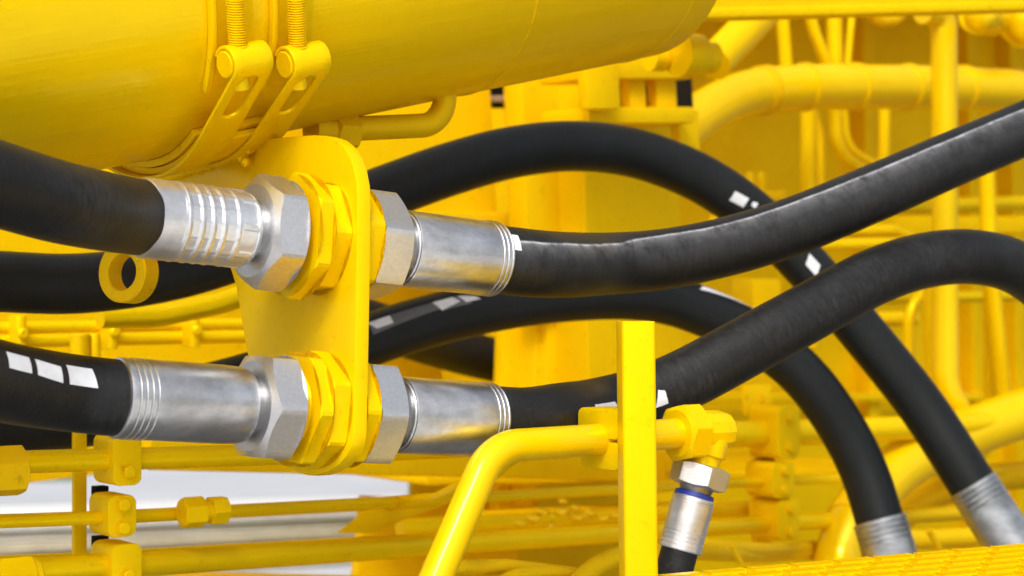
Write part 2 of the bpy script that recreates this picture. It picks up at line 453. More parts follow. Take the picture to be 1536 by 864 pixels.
# lower anchor lies on the same plate plane
def ray_plane(px, py, p0, n):
    d = Vector(((px-768)/F, 1, -(py-432)/F)); o = Vector((0, 0, CAMZ))
    t = (p0-o).dot(n)/d.dot(n); return o+d*t
P_low = ray_plane(484, 615.5, P_top, VT)
def TA(x): return axis_pt(x, 484, 358.5, 1.5)
low_d = P_low.y
def TL(x): return axis_pt(x, 484, 615.5, low_d)
def PX(px, p): return px*p.y/F             # pixels to metres at a point

# ------------------------------------------------------------------ the large steel tube
BV = Vector((4270-768, F, 595+432)).normalized()
BC = P(395, -52, 1.66); BR = 250*1.66/F
b_up = (UP-BV*UP.dot(BV)).normalized(); b_f = b_up.cross(BV)
if b_f.y > 0: b_f = -b_f
def bpt(s, th, rho): return BC+BV*s+(b_f*math.cos(th)+b_up*math.sin(th))*rho
def buv(px, py, rho):
    o = Vector((0, 0, CAMZ)); d = Vector(((px-768)/F, 1, -(py-432)/F)).normalized()
    oc = o-BC; dp = d-BV*d.dot(BV); op = oc-BV*oc.dot(BV)
    a = dp.dot(dp); b = 2*dp.dot(op); c = op.dot(op)-rho*rho; disc = b*b-4*a*c
    t = (-b-math.sqrt(max(0, disc)))/(2*a); p = o+d*t; q = p-BC
    return q.dot(BV), math.atan2(q.dot(b_up), q.dot(b_f))
tube = thing('steel_tube', 'very large yellow painted steel tube crossing the top left corner', 'steel tube', tuple(BC))
s_end = buv(1068, 20, BR)[0]
prof = [(-1.2, BR), (s_end-.004, BR), (s_end, BR-.004), (s_end, BR-.03)]
def streaky(m):
    nt = m.node_tree; tc = N(nt, 'ShaderNodeTexCoord'); cx = nt.nodes.new('ShaderNodeCombineXYZ')
    for k, (v, sc) in enumerate(((BV, .7), (b_f, 16.0), (b_up, 16.0))):
        d = N(nt, 'ShaderNodeVectorMath', operation='DOT_PRODUCT'); nt.links.new(tc.outputs['Object'], d.inputs[0]); d.inputs[1].default_value = tuple(v*sc)
        nt.links.new(d.outputs['Value'], cx.inputs[k])
    n = N(nt, 'ShaderNodeTexNoise', Scale=1.0, Detail=5.0, Roughness=.6); nt.links.new(cx.outputs[0], n.inputs['Vector'])
    old = [x for x in nt.nodes if x.type == 'BUMP'][0]
    b2 = N(nt, 'ShaderNodeBump'); b2.inputs['Strength'].default_value = .55; b2.inputs['Distance'].default_value = .004
    nt.links.new(n.outputs[0], b2.inputs['Height']); nt.links.new(b2.outputs[0], old.inputs['Normal'])
streaky(M_yelb)
def barrel_me():
    n = 160; prof2 = [(-1.0+i*.05, BR) for i in range(0, int((s_end+1.0)/.05))]+prof[1:]
    return lathe_me(BC, BV, prof2, n)
link('barrel', barrel_me(), M_yelb, tube)
for xx, yy in ((797, 40), (1022, 35)):
    s0 = buv(xx, yy, BR)[0]
    lathe('weld_ring', BC+BV*s0, BV, [(-.0022, BR-.001), (-.0012, BR+.0006), (0, BR+.0009), (.0012, BR+.0006), (.0022, BR-.001)], M_yelb, tube, n=160, caps=(False, False))
# saddle: two curved pads under the tube below the clamps
def arc_plate(s0, s1, th0, th1, r0, r1, n=48):
    V = []; Fc = []
    for i in range(n+1):
        th = th0+(th1-th0)*i/n
        for s, r in ((s0, r0), (s1, r0), (s1, r1), (s0, r1)): V.append(bpt(s, th, r))
    for i in range(n):
        for k in range(4):
            k2 = (k+1) % 4; Fc.append((i*4+k, i*4+k2, (i+1)*4+k2, (i+1)*4+k))
    Fc.append((0, 1, 2, 3)); Fc.append((n*4+3, n*4+2, n*4+1, n*4))
    return pymesh(V, Fc)
def bevelled(me, off, seg=2):
    bm = bmesh.new(); bm.from_mesh(me)
    es = [e for e in bm.edges if len(e.link_faces) == 2 and e.calc_face_angle(0) > rad(50)]
    bmesh.ops.bevel(bm, geom=es, offset=off, segments=seg, profile=.6, affect='EDGES'); return bm
sa, ta = buv(292, 203, BR+.006); sb, tb = buv(404, 178, BR+.006)
saddle = thing('curved_saddle', 'two curved yellow pads under the large tube where the mounting bracket meets it', 'saddle pad', tuple(bpt(sa, ta, BR)))
link('inner_pad', bevelled(arc_plate(sa, sb, ta, -2.9, BR+.0004, BR+.0062), .0008), M_yel2, saddle)
link('outer_pad', bevelled(arc_plate(sa+.003, sb-.001, ta-.035, -2.9, BR+.0070, BR+.0125), .0008), M_yel2, saddle)

# ------------------------------------------------------------------ band clamps
def clamp(px, py, label, seamless=0):
    rt = .0108; wd = .034
    rho_t = BR+.0045+rt+.0055
    s0, th0 = buv(px, py, rho_t)
    root = thing('band_clamp', label, 'pipe clamp', tuple(bpt(s0, th0, rho_t)), 'pair of heavy band clamps around the large tube')
    def P2(u, v, s): return BC+BV*(s0+s)+b_f*u+b_up*v
    c1 = Vector((math.cos(th0), math.sin(th0)))*rho_t
    r0 = BR+.0142; r1 = rt+.0016
    al = math.acos((r0-r1)/rho_t); na = th0-al
    n2 = Vector((math.cos(na), math.sin(na)))
    A = c1+n2*r1; Bp = n2*r0
    path = []                 # 2D path of the strap, from the inside of the loop over the pin and down
    a_start = na+rad(205)
    for k in range(19):
        a = a_start+(na-a_start)*k/18; path.append(c1+Vector((math.cos(a), math.sin(a)))*r1)
    nl = 22
    kslot0 = len(path)
    for k in range(1, nl): path.append(A+(Bp-A)*(k/nl))
    kslot1 = len(path)
    th_e = rad(-178)
    for k in range(60):
        a = na+(th_e-na)*k/59; path.append(Vector((math.cos(a), math.sin(a)))*r0)
    Ls = [0]
    for i in range(1, len(path)): Ls.append(Ls[-1]+(path[i]-path[i-1]).length)
    l0 = Ls[kslot0]-.003; l1 = Ls[kslot0]+(Ls[kslot1]-Ls[kslot0])*.66
    hw = .0080
    def slot(l):
        if l <= l0 or l >= l1: return 0.0
        rr = hw
        if l < l0+rr: return math.sqrt(max(0, rr*rr-(l0+rr-l)**2))
        if l > l1-rr: return math.sqrt(max(0, rr*rr-(l-(l1-rr))**2))
        return hw
    # resample densely
    pts2 = []; m_ = 260
    for i in range(m_+1):
        l = Ls[-1]*i/m_
        k = max(j for j in range(len(Ls)) if Ls[j] <= l+1e-9); k = min(k, len(Ls)-2)
        t = (l-Ls[k])/max(1e-9, Ls[k+1]-Ls[k]); pts2.append((path[k]*(1-t)+path[k+1]*t, l))
    bm = bmesh.new(); rows = []
    for p, l in pts2:
        h = slot(l); wd2 = wd/2
        row = [bm.verts.new(P2(p.x, p.y, s)) for s in (-wd2, -wd2*.6-h*.2, -h, h, wd2*.6+h*.2, wd2)]
        rows.append((row, h))
    for i in range(len(rows)-1):
        a, ha = rows[i]; b, hb = rows[i+1]
        for k in range(5):
            if k == 2 and (ha > 0 or hb > 0): continue
            bm.faces.new((a[k], a[k+1], b[k+1], b[k]))
    bmesh.ops.remove_doubles(bm, verts=bm.verts, dist=1e-6)
    bmesh.ops.recalc_face_normals(bm, faces=bm.faces)
    # push normals outwards
    st = link('strap', bm, M_yel, root, 40)
    so = st.modifiers.new('thickness', 'SOLIDIFY'); so.thickness = .0030; so.offset = 0
    bv = st.modifiers.new('edge', 'BEVEL'); bv.width = .0006; bv.segments = 2; bv.limit_method = 'ANGLE'; bv.angle_limit = rad(50)
    # tongue lying on the tube beneath the bolt
    _, tt = buv(px-62, py+48, BR+.005)
    link('tongue', bevelled(arc_plate(s0-wd*.57, s0-wd*.43, tt, rad(120), BR+.0003, BR+.0060, 60), .0007), M_yel, root)
    link('tongue', bevelled(arc_plate(s0-wd*.43+.0003, s0+wd*.60, tt+.02, rad(120), BR+.0003, BR+.0020, 60), .0006), M_yel, root)
    # pin through the loop
    c3 = P2(c1.x, c1.y, 0)
    L = wd*1.06
    pr = rt-.0004
    lathe('pin', c3-BV*(L/2), BV, [(0, pr*.9), (.0008, pr), (L-.0008, pr), (L, pr*.9)], M_yel, root, n=48)
    # threaded bolt through the pin, running tangentially up round the tube
    thb = th0+rad(15); tdir2 = Vector((-math.sin(thb), math.cos(thb))); tv = b_f*tdir2.x+b_up*tdir2.y
    rad_out = b_f*math.cos(th0)+b_up*math.sin(th0)
    pitch = .0019; rr = .0070; nn = 36; turns = int(.09/pitch)
    pf = []
    for k in range(turns*2+1):
        pf.append((k*pitch/2, rr if k % 2 else rr-.0013))
    start = c3+tv*(rt*.6)-BV*.0045
    a, u, wv = frame(tv); V = []; Fc = []
    for k, (s, r) in enumerate(pf):
        for j in range(nn):
            ph = 2*math.pi*j/nn; V.append(start+a*(s+pitch*j/nn)+(u*math.cos(ph)+wv*math.sin(ph))*r)
    m = len(pf)
    for i in range(m-3):
        for j in range(nn):
            if j == nn-1: Fc.append((i*nn+j, (i+2)*nn, (i+3)*nn, (i+1)*nn+j))
            else: Fc.append((i*nn+j, i*nn+j+1, (i+1)*nn+j+1, (i+1)*nn+j))
    link('threaded_bolt', pymesh(V, Fc), M_yel, root, 25)
    # bolt end and locking nut showing in the slot
    e0 = c3-tv*(rt+.0105)-BV*.0045
    lathe('bolt_end', e0, tv, [(0, rr*.7), (.0012, rr*.92), (.012, rr*.92)], M_yel, root, n=28)
    # set screw dimple
    sp = c3+tv*(r1+.0002)-BV*.0045
    lathe('collar_ring', sp-tv*.001, tv, [(0, .0082), (.0010, .0082), (.0012, .0070)], M_yel, root, n=28)
clamp(366, 92, 'left band clamp around the large tube, the one nearer the crimped hose sleeve')
clamp(454, 92, 'right band clamp around the large tube, directly above the rounded bracket corner')

# ------------------------------------------------------------------ mounting bracket
brk = thing('mounting_bracket', 'thick yellow bracket plate with rounded corner holding two hose couplings', 'bracket', tuple(P_top))
tp = .0118
outl = [(180, 300), (215, 262), (300, 232), (330, 222), (358, 216), (400, 208), (440, 204.5), (470, 202.5), (488, 203.5), (502, 208), (514, 218), (524, 234), (531, 254), (535, 276), (536, 300),
        (535, 400), (533, 500), (531, 600), (530, 648), (527, 668), (519, 685), (507, 698), (492, 707), (476, 712), (460, 713), (445, 709), (431, 700), (418, 684), (405, 660), (393, 630), (382, 590),
        (371, 530), (362, 480), (354, 430), (340, 385), (310, 350), (250, 320)]
def poly_plate(pts, nrm, thick, bev=.0012):
    bm = bmesh.new(); vs = [bm.verts.new(p) for p in pts]
    f = bm.faces.new(vs); r = bmesh.ops.extrude_face_region(bm, geom=[f])
    for v in r['geom']:
        if isinstance(v, bmesh.types.BMVert): v.co += nrm*thick
    bmesh.ops.recalc_face_normals(bm, faces=bm.faces)
    if bev:
        es = [e for e in bm.edges if len(e.link_faces) == 2 and e.calc_face_angle(0) > rad(60)]
        bmesh.ops.bevel(bm, geom=es, offset=bev, segments=2, profile=.6, affect='EDGES')
    return bm
# smooth the outline a little with a Catmull-Rom pass in pixel space
ov = [ray_plane(x, y, P_top, VT) for x, y in outl]
link('plate', poly_plate(ov, VT, tp, .0014), M_yel, brk, 30)
def blob(name, c, r, mat, parent, sq=(1, 1, 1), seed=0, amp=.25):
    bm = bmesh.new(); bmesh.ops.create_icosphere(bm, subdivisions=3, radius=r)
    rnd = random.Random(seed); ph = [rnd.uniform(0, 6) for _ in range(6)]
    for v in bm.verts:
        q = v.co/r
        k = 1+amp*(math.sin(q.x*4+ph[0])*math.sin(q.y*5+ph[1])+.6*math.sin(q.z*6+ph[2])*math.sin(q.x*3+ph[3]))
        v.co = Vector((v.co.x*sq[0], v.co.y*sq[1], v.co.z*sq[2]))*k
        v.co += Vector(c)
    return link(name, bm, mat, parent, 60)
def bead(pts, r, seed=1):
    path = catmull(pts, .0012); rnd = random.Random(seed)
    ph = rnd.uniform(0, 6)
    T = Tube(path, r, 16, rfun=lambda l, a: r*(1+.22*math.sin(l*900+ph)+.12*math.sin(l*370)))
    return T.mesh()
wp = ray_plane(366, 214, P_top, VT)
for i, (x, y, r) in enumerate(((367, 207, 12), (360, 220, 11), (352, 233, 9), (357, 244, 6))):
    blob('weld_lump', ray_plane(x, y, P_top-VT*.008, VT)+EN*.012, r*.00062, M_yel2, brk, (1.0, 1, 1.1), i, .18)
link('weld_bead', bead([ray_plane(x, y, P_top-VT*.001, VT) for x, y in ((345, 236), (320, 246), (290, 256), (255, 266), (225, 272))], .0032), M_yel2, brk)

# ------------------------------------------------------------------ bulkhead couplings and the hoses on them
def at_axis(T, x): return T(x)
def coupling(T, label, hx, R1, ph1, R2, ph2, R3, ph3, xs):
    """xs = big hex start, big hex end, lock nut start, plate start, right hex start, right hex end (image columns on the axis)"""
    root = thing('bulkhead_coupling', label, 'pipe coupling', tuple(T(xs[3])))
    p = [T(x) for x in xs]
    L = lambda a, b: (p[b]-p[a]).length
    rthr = PX(60, p[0])
    # thread seen between silver nut and the hexagon
    o = T(xs[0]-22); Lt = (T(xs[3])-o).length
    pf = []; k = 0
    while k*.00075 < Lt: pf.append((k*.00075, rthr-(.0005 if k % 2 else 0))); k += 1
    lathe('thread', o, VT, pf, M_yel, root, n=80, ang=60)
    hexnut('hexagon', p[0], VT, L(0, 1), PX(R1, p[0]), ph1, M_yel, root, bore=0, ch=(1.10, 1.11), slope=.7)
    lathe('washer', p[1], VT, [(0, PX(66, p[1])), (L(1, 2), PX(66, p[1]))], M_yel2, root)
    hexnut('lock_nut', p[2], VT, L(2, 3)-.0002, PX(R2, p[2]), ph2, M_yel, root, ch=(1.09, 1.11), slope=.7)
    q = p[3]+VT*(tp+.0002)
    Lr = (p[4]-q).length
    lathe('washer', q, VT, [(0, PX(72, q)), (.002, PX(72, q))], M_yel2, root)
    hexnut('hexagon', q+VT*.002, VT, Lr-.0025, PX(R3, q), ph3, M_yel, root, ch=(1.11, 1.12))
    return root
coupling(TA, 'upper yellow bulkhead coupling through the bracket, beside the crimped sleeve', 0, 97, -2, 89, 26, 88, 12, (436, 456, 458, 484, 534, 534))
coupling(TL, 'lower yellow bulkhead coupling at the rounded foot of the bracket', 0, 91, 32, 90, 2, 86, 27, (437, 456, 458, 484, 529, 529))

HR = .0272    # hose radius
def groove_prof(L, r, grooves, lip=.0014, gw=.0009, gd=.0007, start=None):
    """sleeve profile from s=0 to L with raised hair-line rings; grooves given as s"""
    pf = [(0, r-lip), (lip*.6, r-lip*.15), (lip, r)]
    for g in grooves:
        pf += [(g-gw, r), (g-gw*.45, r-gd), (g+gw*.45, r-gd), (g+gw, r)]
    pf += [(L-lip, r), (L-lip*.6, r-lip*.15), (L, r-lip)]
    pf.sort(key=lambda t: t[0]); return pf
def mk_hose(name, label, path, r, mat, parent=None, streakpx=None, cat='hydraulic hose', n=64, seed=0, group=None):
    root = parent or thing(name, label, cat, tuple(path[0]), group)
    rnd = random.Random(seed); a1, a2, a3 = [rnd.uniform(0, 6) for _ in range(3)]
    T = Tube(path, r, n, rfun=lambda l, ph: r*(1+.006*math.sin(l*16+a1)+.004*math.sin(l*41+a2)*math.cos(ph+a3)))
    attr = None
    if streakpx:
        qs = sorted([T.find(*p) for p in streakpx]); xs = [q[0] for q in qs]
        phs = [qs[0][1]]
        for q in qs[1:]:
            phs.append(phs[-1]+((q[1]-phs[-1]+math.pi) % (2*math.pi)-math.pi))
        # direction in which phi goes downwards in the picture
        i = xs[len(xs)//2]; p0 = phs[len(xs)//2]
        sgn = 1 if proj(T.pt(i, p0+.2))[1] > proj(T.pt(i, p0))[1] else -1
        def attr(i, ph):
            u = float(np.interp(i, xs, phs)); d = ((ph-u+math.pi) % (2*math.pi)-math.pi)*sgn
            return .525+d*.28
    me = T.mesh(attr=attr)
    o = link('rubber_hose', me, mat, root, 60)
    return root, T, o
def sag_cup(T, x, rin):  # dark neck
    pass
def mark(T, root, corners, mat=None):
    return link('printed_mark', T.patch(corners), mat or M_mark, root, 60)

# ---- upper left hose with crimped sleeve and silver nut
e = TA(209); s_ = TA(371); n1, n2 = TA(378), TA(424)
h1 = thing('hydraulic_hose', 'thick black hose entering at upper left with ribbed crimped silver sleeve', 'hydraulic hose', tuple(e))
path = catmull([P(-260, 205, 1.17), P(-120, 240, 1.21), P(0, 277, 1.262), P(80, 301, 1.30), P(150, 316, 1.352), e, e+VT*.02])
_, T1, _ = mk_hose('', '', path, .0271, M_rubD, parent=h1, seed=1)
Lf = (s_-e).length; rf0 = PX(61, e); rf1 = PX(52, s_)
ribs = [.30, .42, .52, .62, .76]
def crimp(s, ph, r):
    t = s/Lf
    r = rf0+(PX(58, s_)-rf0)*max(0, t-.2)/.8
    if t > .90: r -= .0042*((t-.90)/.10)**2.2
    if t < .03: r -= .0012*(1-t/.03)
    pass
    seg = (ph/(2*math.pi)*8) % 1.0
    notch = max(0, 1-abs(seg-.5)/.05)
    for k, g in enumerate(ribs):
        d = (t-g)/.011
        r += .00045*math.exp(-d*d)*(1-.8*notch)
        if k < len(ribs)-1 and g+.02 < t < ribs[k+1]-.02:
            r -= .00045*(1-notch)*(1 if 0.08 < seg < .92 else .2)
    if .80 < t < .95: r -= .0008*(1 if .1 < seg < .9 else -.3)
    if .03 < t < .27: r -= .0004*(1+math.cos((seg-.5)*2*math.pi))*.5
    return r
lathe('crimp_sleeve', e, VT, [(Lf*i/150, rf0) for i in range(151)], M_crimp, h1, n=192, rf=crimp, caps=(True, True), ang=50)
lathe('neck', s_-VT*.001, VT, [(0, PX(47, s_)), ((n1-s_).length+.004, PX(47, s_))], M_neck, h1)
hexnut('swivel_nut', n1, VT, (n2-n1).length, PX(90, n1), 54, M_nut, h1, ch=(.90, 1.06), slope=.55)

# ---- upper right hose
e = TA(741); s_ = TA(600); n1, n2 = TA(534), TA(582)
h2 = thing('hydraulic_hose', 'black hose with a long pale scuff rising from the upper right coupling', 'hydraulic hose', tuple(e))
dR = TA(741).y
path = catmull([e-VT*.03, e, e+VT*.03, P(842, 397, dR+.075), P(920, 395, 1.765), P(1000, 388, 1.80), P(1100, 367.5, 1.835), P(1200, 335.5, 1.87), P(1300, 294.5, 1.905), P(1400, 251, 1.95), P(1536, 193, 2.02), P(1680, 128, 2.08), P(1800, 80, 2.15)])
_, T2, _ = mk_hose('', '', path, .0274, M_rubS, parent=h2, seed=2, streakpx=[(790, 362), (850, 364), (930, 363), (1000, 352), (1100, 333), (1200, 300), (1300, 261), (1400, 221), (1500, 180)])
def sleeve_right(T, xs, xe, R0, root, e, s_, ng=3, nut=None, ph=15, neckr=49):
    Lf = (e-s_).length; r = PX(R0, s_)
    gs = [Lf-.0035-.0042*k for k in range(ng)]
    pf = [(0, r-.0024), (.0012, r-.0018), (.0012, r-.0004), (.0022, r)]
    for g in sorted(gs): pf += [(g-.0007, r), (g-.0003, r-.0009), (g+.0003, r-.0009), (g+.0007, r), (g+.0012, r+.0004), (g+.0016, r)]
    pf += [(Lf-.001, r), (Lf, r-.0012)]
    lathe('sleeve', s_, VT, pf, M_ferr, root, n=96, ang=30)
    n1, n2 = nut
    lathe('neck', n2-VT*.001, VT, [(0, PX(neckr+10, s_)), (.004, PX(neckr+8, s_)), (.008, PX(neckr, s_)), ((s_-n2).length+.003, PX(neckr, s_))], M_neck, root)
    hexnut('swivel_nut', n1, VT, (n2-n1).length, PX(85, n1), ph, M_nut, root, ch=(1.06, .96), slope=.5)
sleeve_right(TA, 600, 741, 58, h2, e, s_, 3, (n1, n2), 15)
mark(T2, h2, [(768, 352), (778, 352), (786, 375), (772, 373)])

for yy in (361, 368):
    link('printed_dot', T2.patch([(776, yy), (779, yy), (779.5, yy+2), (776.5, yy+2)], off=.0006), M_black, h2, 60)
# ---- lower left hose
e = TL(172); s_ = TL(365); n1, n2 = TL(374), TL(422)
h3 = thing('hydraulic_hose', 'black hose at lower left carrying three white printed squares', 'hydraulic hose', tuple(e))
path = catmull([P(-260, 505, 1.20), P(-120, 540, 1.25), P(0, 572, 1.315), P(60, 583, 1.345), P(110, 590, 1.37), e, e+VT*.02])
_, T3, _ = mk_hose('', '', path, .0268, M_rub, parent=h3, seed=3)
Lf = (s_-e).length; r = PX(61.5, e)
gs = [.006, .0105, .015, .0195]
pf = [(0, r-.0018), (.0008, r-.0003), (.002, r)]
for g in gs: pf += [(g-.0007, r), (g-.0003, r-.0008), (g+.0003, r-.0008), (g+.0007, r), (g+.0012, r+.0004), (g+.0016, r)]
pf += [(Lf-.018, r), (Lf-.006, r-.0006), (Lf-.001, r-.0016), (Lf, r-.003)]
lathe('sleeve', e, VT, pf, M_ferr, h3, n=96, ang=30)
lathe('neck', s_-VT*.001, VT, [(0, PX(48, s_)), ((n1-s_).length+.004, PX(48, s_))], M_neck, h3)
hexnut('swivel_nut', n1, VT, (n2-n1).length, PX(87, n1), 30, M_nut, h3, ch=(.90, 1.06), slope=.55)
for c in ([(6, 526), (46, 535), (50, 563), (10, 553)], [(54, 538), (93, 547), (99, 573), (59, 565)], [(102, 548), (141, 553), (147, 580), (108, 576)]):
    mark(T3, h3, c)

# ---- lower right hose
e = TL(735); s_ = TL(594); n1, n2 = TL(529), TL(574)
h4 = thing('hydraulic_hose', 'dusty black hose from the lower right coupling passing behind the square post', 'hydraulic hose', tuple(e))
path = catmull([e-VT*.03, e, e+VT*.03, P(840, 624, e.y+.07), P(900, 613, 1.73), P(960, 598, 1.75), P(1030, 568, 1.77), P(1125, 517, 1.80), P(1225, 462, 1.84), P(1305, 418, 1.88), P(1380, 392, 1.93), P(1455, 385, 1.98), P(1525, 401, 2.03), P(1585, 450, 2.08), P(1640, 540, 2.12), P(1680, 660, 2.16)])
_, T4, _ = mk_hose('', '', path, .0272, M_rubD, parent=h4, seed=4)
sleeve_right(TL, 594, 735, 58, h4, e, s_, 3, (n1, n2), 30)
mark(T4, h4, [(893, 606), (922, 601), (926, 608), (893, 613)])
mark(T4, h4, [(984, 587), (997, 586), (999, 607), (984, 611)])
for x0, y0 in ((987, 592), (988, 598), (989, 603)):
    link('printed_glyph', T4.patch([(x0, y0), (x0+5, y0-1), (x0+6, y0+1.5), (x0+1, y0+2.5)], off=.0006, nu=3, nv=3), M_black, h4, 60)
for a, b in (((867, 617), (862, 624)), ((862, 624), (866, 631))):
    mark(T4, h4, [(a[0], a[1]), (a[0]+2.5, a[1]), (b[0]+2.5, b[1]), (b[0], b[1])])

# ---- the hoses behind
def far_sleeve(root, T, end_dir_len, r, n=4):
    a = T.C[-1]; d = T.T[-1]
    pf = [(0, r-.001), (.001, r)]
    for k in range(n): g = .006+.0065*k; pf += [(g-.0012, r), (g, r-.0010), (g+.0012, r), (g+.0018, r+.0003), (g+.0026, r)]
    pf += [(end_dir_len-.001, r), (end_dir_len, r-.001)]
    lathe('sleeve', a-d*.002, d, pf, M_steel, root, n=64, ang=30)
path = catmull([P(-180, 415, 1.75), P(-60, 420, 1.80), P(0, 422, 1.83), P(100, 426, 1.87), P(200, 417, 1.91), P(300, 396, 1.95), P(400, 361, 1.99), P(500, 319, 2.03), P(590, 284, 2.08), P(680, 252, 2.13), P(770, 228, 2.18), P(860, 219, 2.23), P(950, 229, 2.28), P(1040, 262, 2.32), P(1105, 302, 2.34), P(1170, 358, 2.36), P(1235, 428, 2.37), P(1305, 512, 2.38), P(1385, 613, 2.38), P(1460, 729, 2.36)])
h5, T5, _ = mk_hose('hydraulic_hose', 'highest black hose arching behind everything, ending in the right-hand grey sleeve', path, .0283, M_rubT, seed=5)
far_sleeve(h5, T5, .16, .0305)
mark(T5, h5, [(1100, 285), (1124, 297), (1116, 312), (1095, 300)]); mark(T5, h5, [(1128, 301), (1135, 304), (1131, 312), (1124, 308)])
mark(T5, h5, [(1215, 382), (1232, 399), (1226, 414), (1208, 394)])
path = catmull([P(-180, 650, 1.78), P(-60, 642, 1.84), P(0, 638, 1.87), P(100, 630, 1.92), P(200, 614, 1.97), P(300, 590, 2.01), P(400, 562, 2.05), P(500, 530, 2.10), P(580, 501, 2.13), P(680, 472, 2.17), P(770, 454, 2.20), P(860, 444, 2.23), P(940, 442, 2.26), P(1010, 452, 2.29), P(1080, 478, 2.31), P(1150, 517, 2.33), P(1210, 568, 2.34), P(1262, 640, 2.35), P(1298, 712, 2.35), P(1320, 782, 2.34)])
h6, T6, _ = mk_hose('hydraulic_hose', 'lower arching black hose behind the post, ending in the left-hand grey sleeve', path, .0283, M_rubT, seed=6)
far_sleeve(h6, T6, .14, .0315)
mark(T6, h6, [(553, 483), (586, 472), (594, 482), (566, 493)]); mark(T6, h6, [(650, 452), (680, 444), (690, 454), (664, 466)]); mark(T6, h6, [(688, 444), (715, 443), (724, 446), (700, 453)])
mark(T6, h6, [(1056, 428), (1100, 444), (1138, 464), (1052, 433)])
M_sheen = plain('grey_sky_sheen', (.11, .115, .12), .55)  # sky sheen along the hose top, painted on as a grey band
for x0, y0, x1, y1 in ((552, 486, 600, 468), (600, 468, 650, 452), (650, 452, 700, 441)):
    o = link('sheen_band', T6.patch([(x0, y0), (x1, y1), (x1+10, y1+13), (x0+10, y0+15)], off=.00015), M_sheen, h6, 60)
path = catmull([P(380, 440, 2.55), P(480, 462, 2.6), P(560, 486, 2.66), P(640, 512, 2.73), P(720, 535, 2.81), P(800, 552, 2.87), P(850, 560, 2.91)])
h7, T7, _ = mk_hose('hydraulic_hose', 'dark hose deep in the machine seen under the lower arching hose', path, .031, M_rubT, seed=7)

# ---- lifting eye
c = P(193, 409, 1.62)
eye_n = (EX*.80+EN*-.15).normalized()
a_ = Vector((-.50, -.86, .06)).normalized()
ro, ri, th_ = 46*1.62/F, 27*1.62/F, .018
eye = thing('lifting_eye', 'round yellow steel lifting eye hanging below the crimped silver sleeve', 'lifting eye', tuple(c))
def ring_me(c, ax, ro, ri, th, n=72, ch=.0012):
    a, u, wv = frame(ax); pf = [(-th/2+ch, ro), (th/2-ch, ro), (th/2, ro-ch), (th/2, ri+ch), (th/2-ch, ri), (-th/2+ch, ri), (-th/2, ri+ch), (-th/2, ro-ch)]
    V = []; Fc = []
    for s, r in pf:
        for k in range(n):
            ph = 2*math.pi*k/n; V.append(c+a*s+(u*math.cos(ph)+wv*math.sin(ph))*r)
    m = len(pf)
    for i in range(m):
        i2 = (i+1) % m
        for k in range(n):
            k2 = (k+1) % n; Fc.append((i*n+k, i*n+k2, i2*n+k2, i2*n+k))
    return pymesh(V, Fc)
link('ring', ring_me(c, a_, ro, ri, th_), M_yelw, eye, 30)
obox('shank', c+UP*.048, (a_, a_.cross(UP), UP), (.013, .02, .06), M_yelw, eye)

# ------------------------------------------------------------------ front tube, post, clamp, elbow and small hose
D1 = 1.53
post = thing('square_post', 'upright square yellow steel bar standing in front of the lower right hose', 'post', tuple(P(958, 860, 1.5)))
pc = P(958, 690, 1.5); pw = 51.5*1.5/F
pb = P(958, 482, 1.5); hgt = pb.z-P(958, 1000, 1.5).z
yaw = rad(8); axx = Vector((math.cos(yaw), math.sin(yaw), 0)); ayy = Vector((-math.sin(yaw), math.cos(yaw), 0))
obox('bar', Vector((pc.x, pc.y+.014, pb.z-hgt/2)), (UP.lerp(axx, -.012).normalized(), axx, ayy), (hgt, pw, pw), M_yel, post, .0013, 3, vbev=.0030)

ft = thing('bent_pipe', 'glossy bent yellow pipe curving down in the foreground to the left of the square post', 'pipe', tuple(PE(905, 660, D1)))
rp = 24*DE(850, D1)/F
pth = fillet([PE(1030, 649, D1), PE(905, 659, D1), PE(738, 670, D1-.005), PE(640, 900, D1-.02), PE(600, 1010, D1-.02)], .045, 20)
Tb = Tube(pth, rp, 48); link('tube', Tb.mesh(), M_yelt, ft, 60)
cl = thing('pipe_clamp', 'rounded yellow clamp block holding the bent pipe against the square post', 'pipe clamp', tuple(PE(898, 659, D1)))
cc_ = PE(897, 659, D1)+EX*.014
obox('upper_half', cc_+UP*.0125, (EX, EN, UP), (.028, .052, .0235), M_yel, cl, .0012, 2, vbev=.006)
obox('lower_half', cc_-UP*.0125, (EX, EN, UP), (.026, .051, .0220), M_yel, cl, .0015, 2, vbev=.007)

elb = thing('elbow_fitting', 'yellow hexagon nut and elbow at the end of the pipe right of the post', 'pipe fitting', tuple(PE(1035, 649, D1)))
po = PE(1014, 650, D1)
hexnut('hexagon_nut', po, EX, .022, PX(46, po), 18, M_yel, elb, ch=(.88, .9), slope=.6)
eo = po+EX*.022
ec = eo+EX*.016
SD = (P(1018, 850, ec.y-.012)-P(1060, 690, ec.y-.002)).normalized()   # direction of the small hose
bmr = PX(31, ec)
lathe('elbow_body', eo-EX*.001, EX, [(0, bmr*.92), (.002, bmr*1.02), (.012, bmr*1.02), (.024, bmr*1.02), (.032, bmr*.9), (.034, bmr*.7)], M_yel, elb, n=12, ang=25)
lathe('elbow_leg', ec-SD*.004, SD, [(0, bmr*.8), (.010, bmr*.98), (.024, bmr*.98), (.026, bmr*.82), (.036, bmr*.80)], M_yel, elb, n=16, ang=25)
sh = thing('hydraulic_hose', 'small black hose with silver nut, blue ring and sleeve hanging below the elbow', 'hydraulic hose', tuple(ec))
def SA(t): return ec+SD*t
dn = .0285
hexnut('swivel_nut', SA(dn), SD, .0190, PX(45, ec), 22, M_nut, sh, ch=(.93, .90), slope=.45)
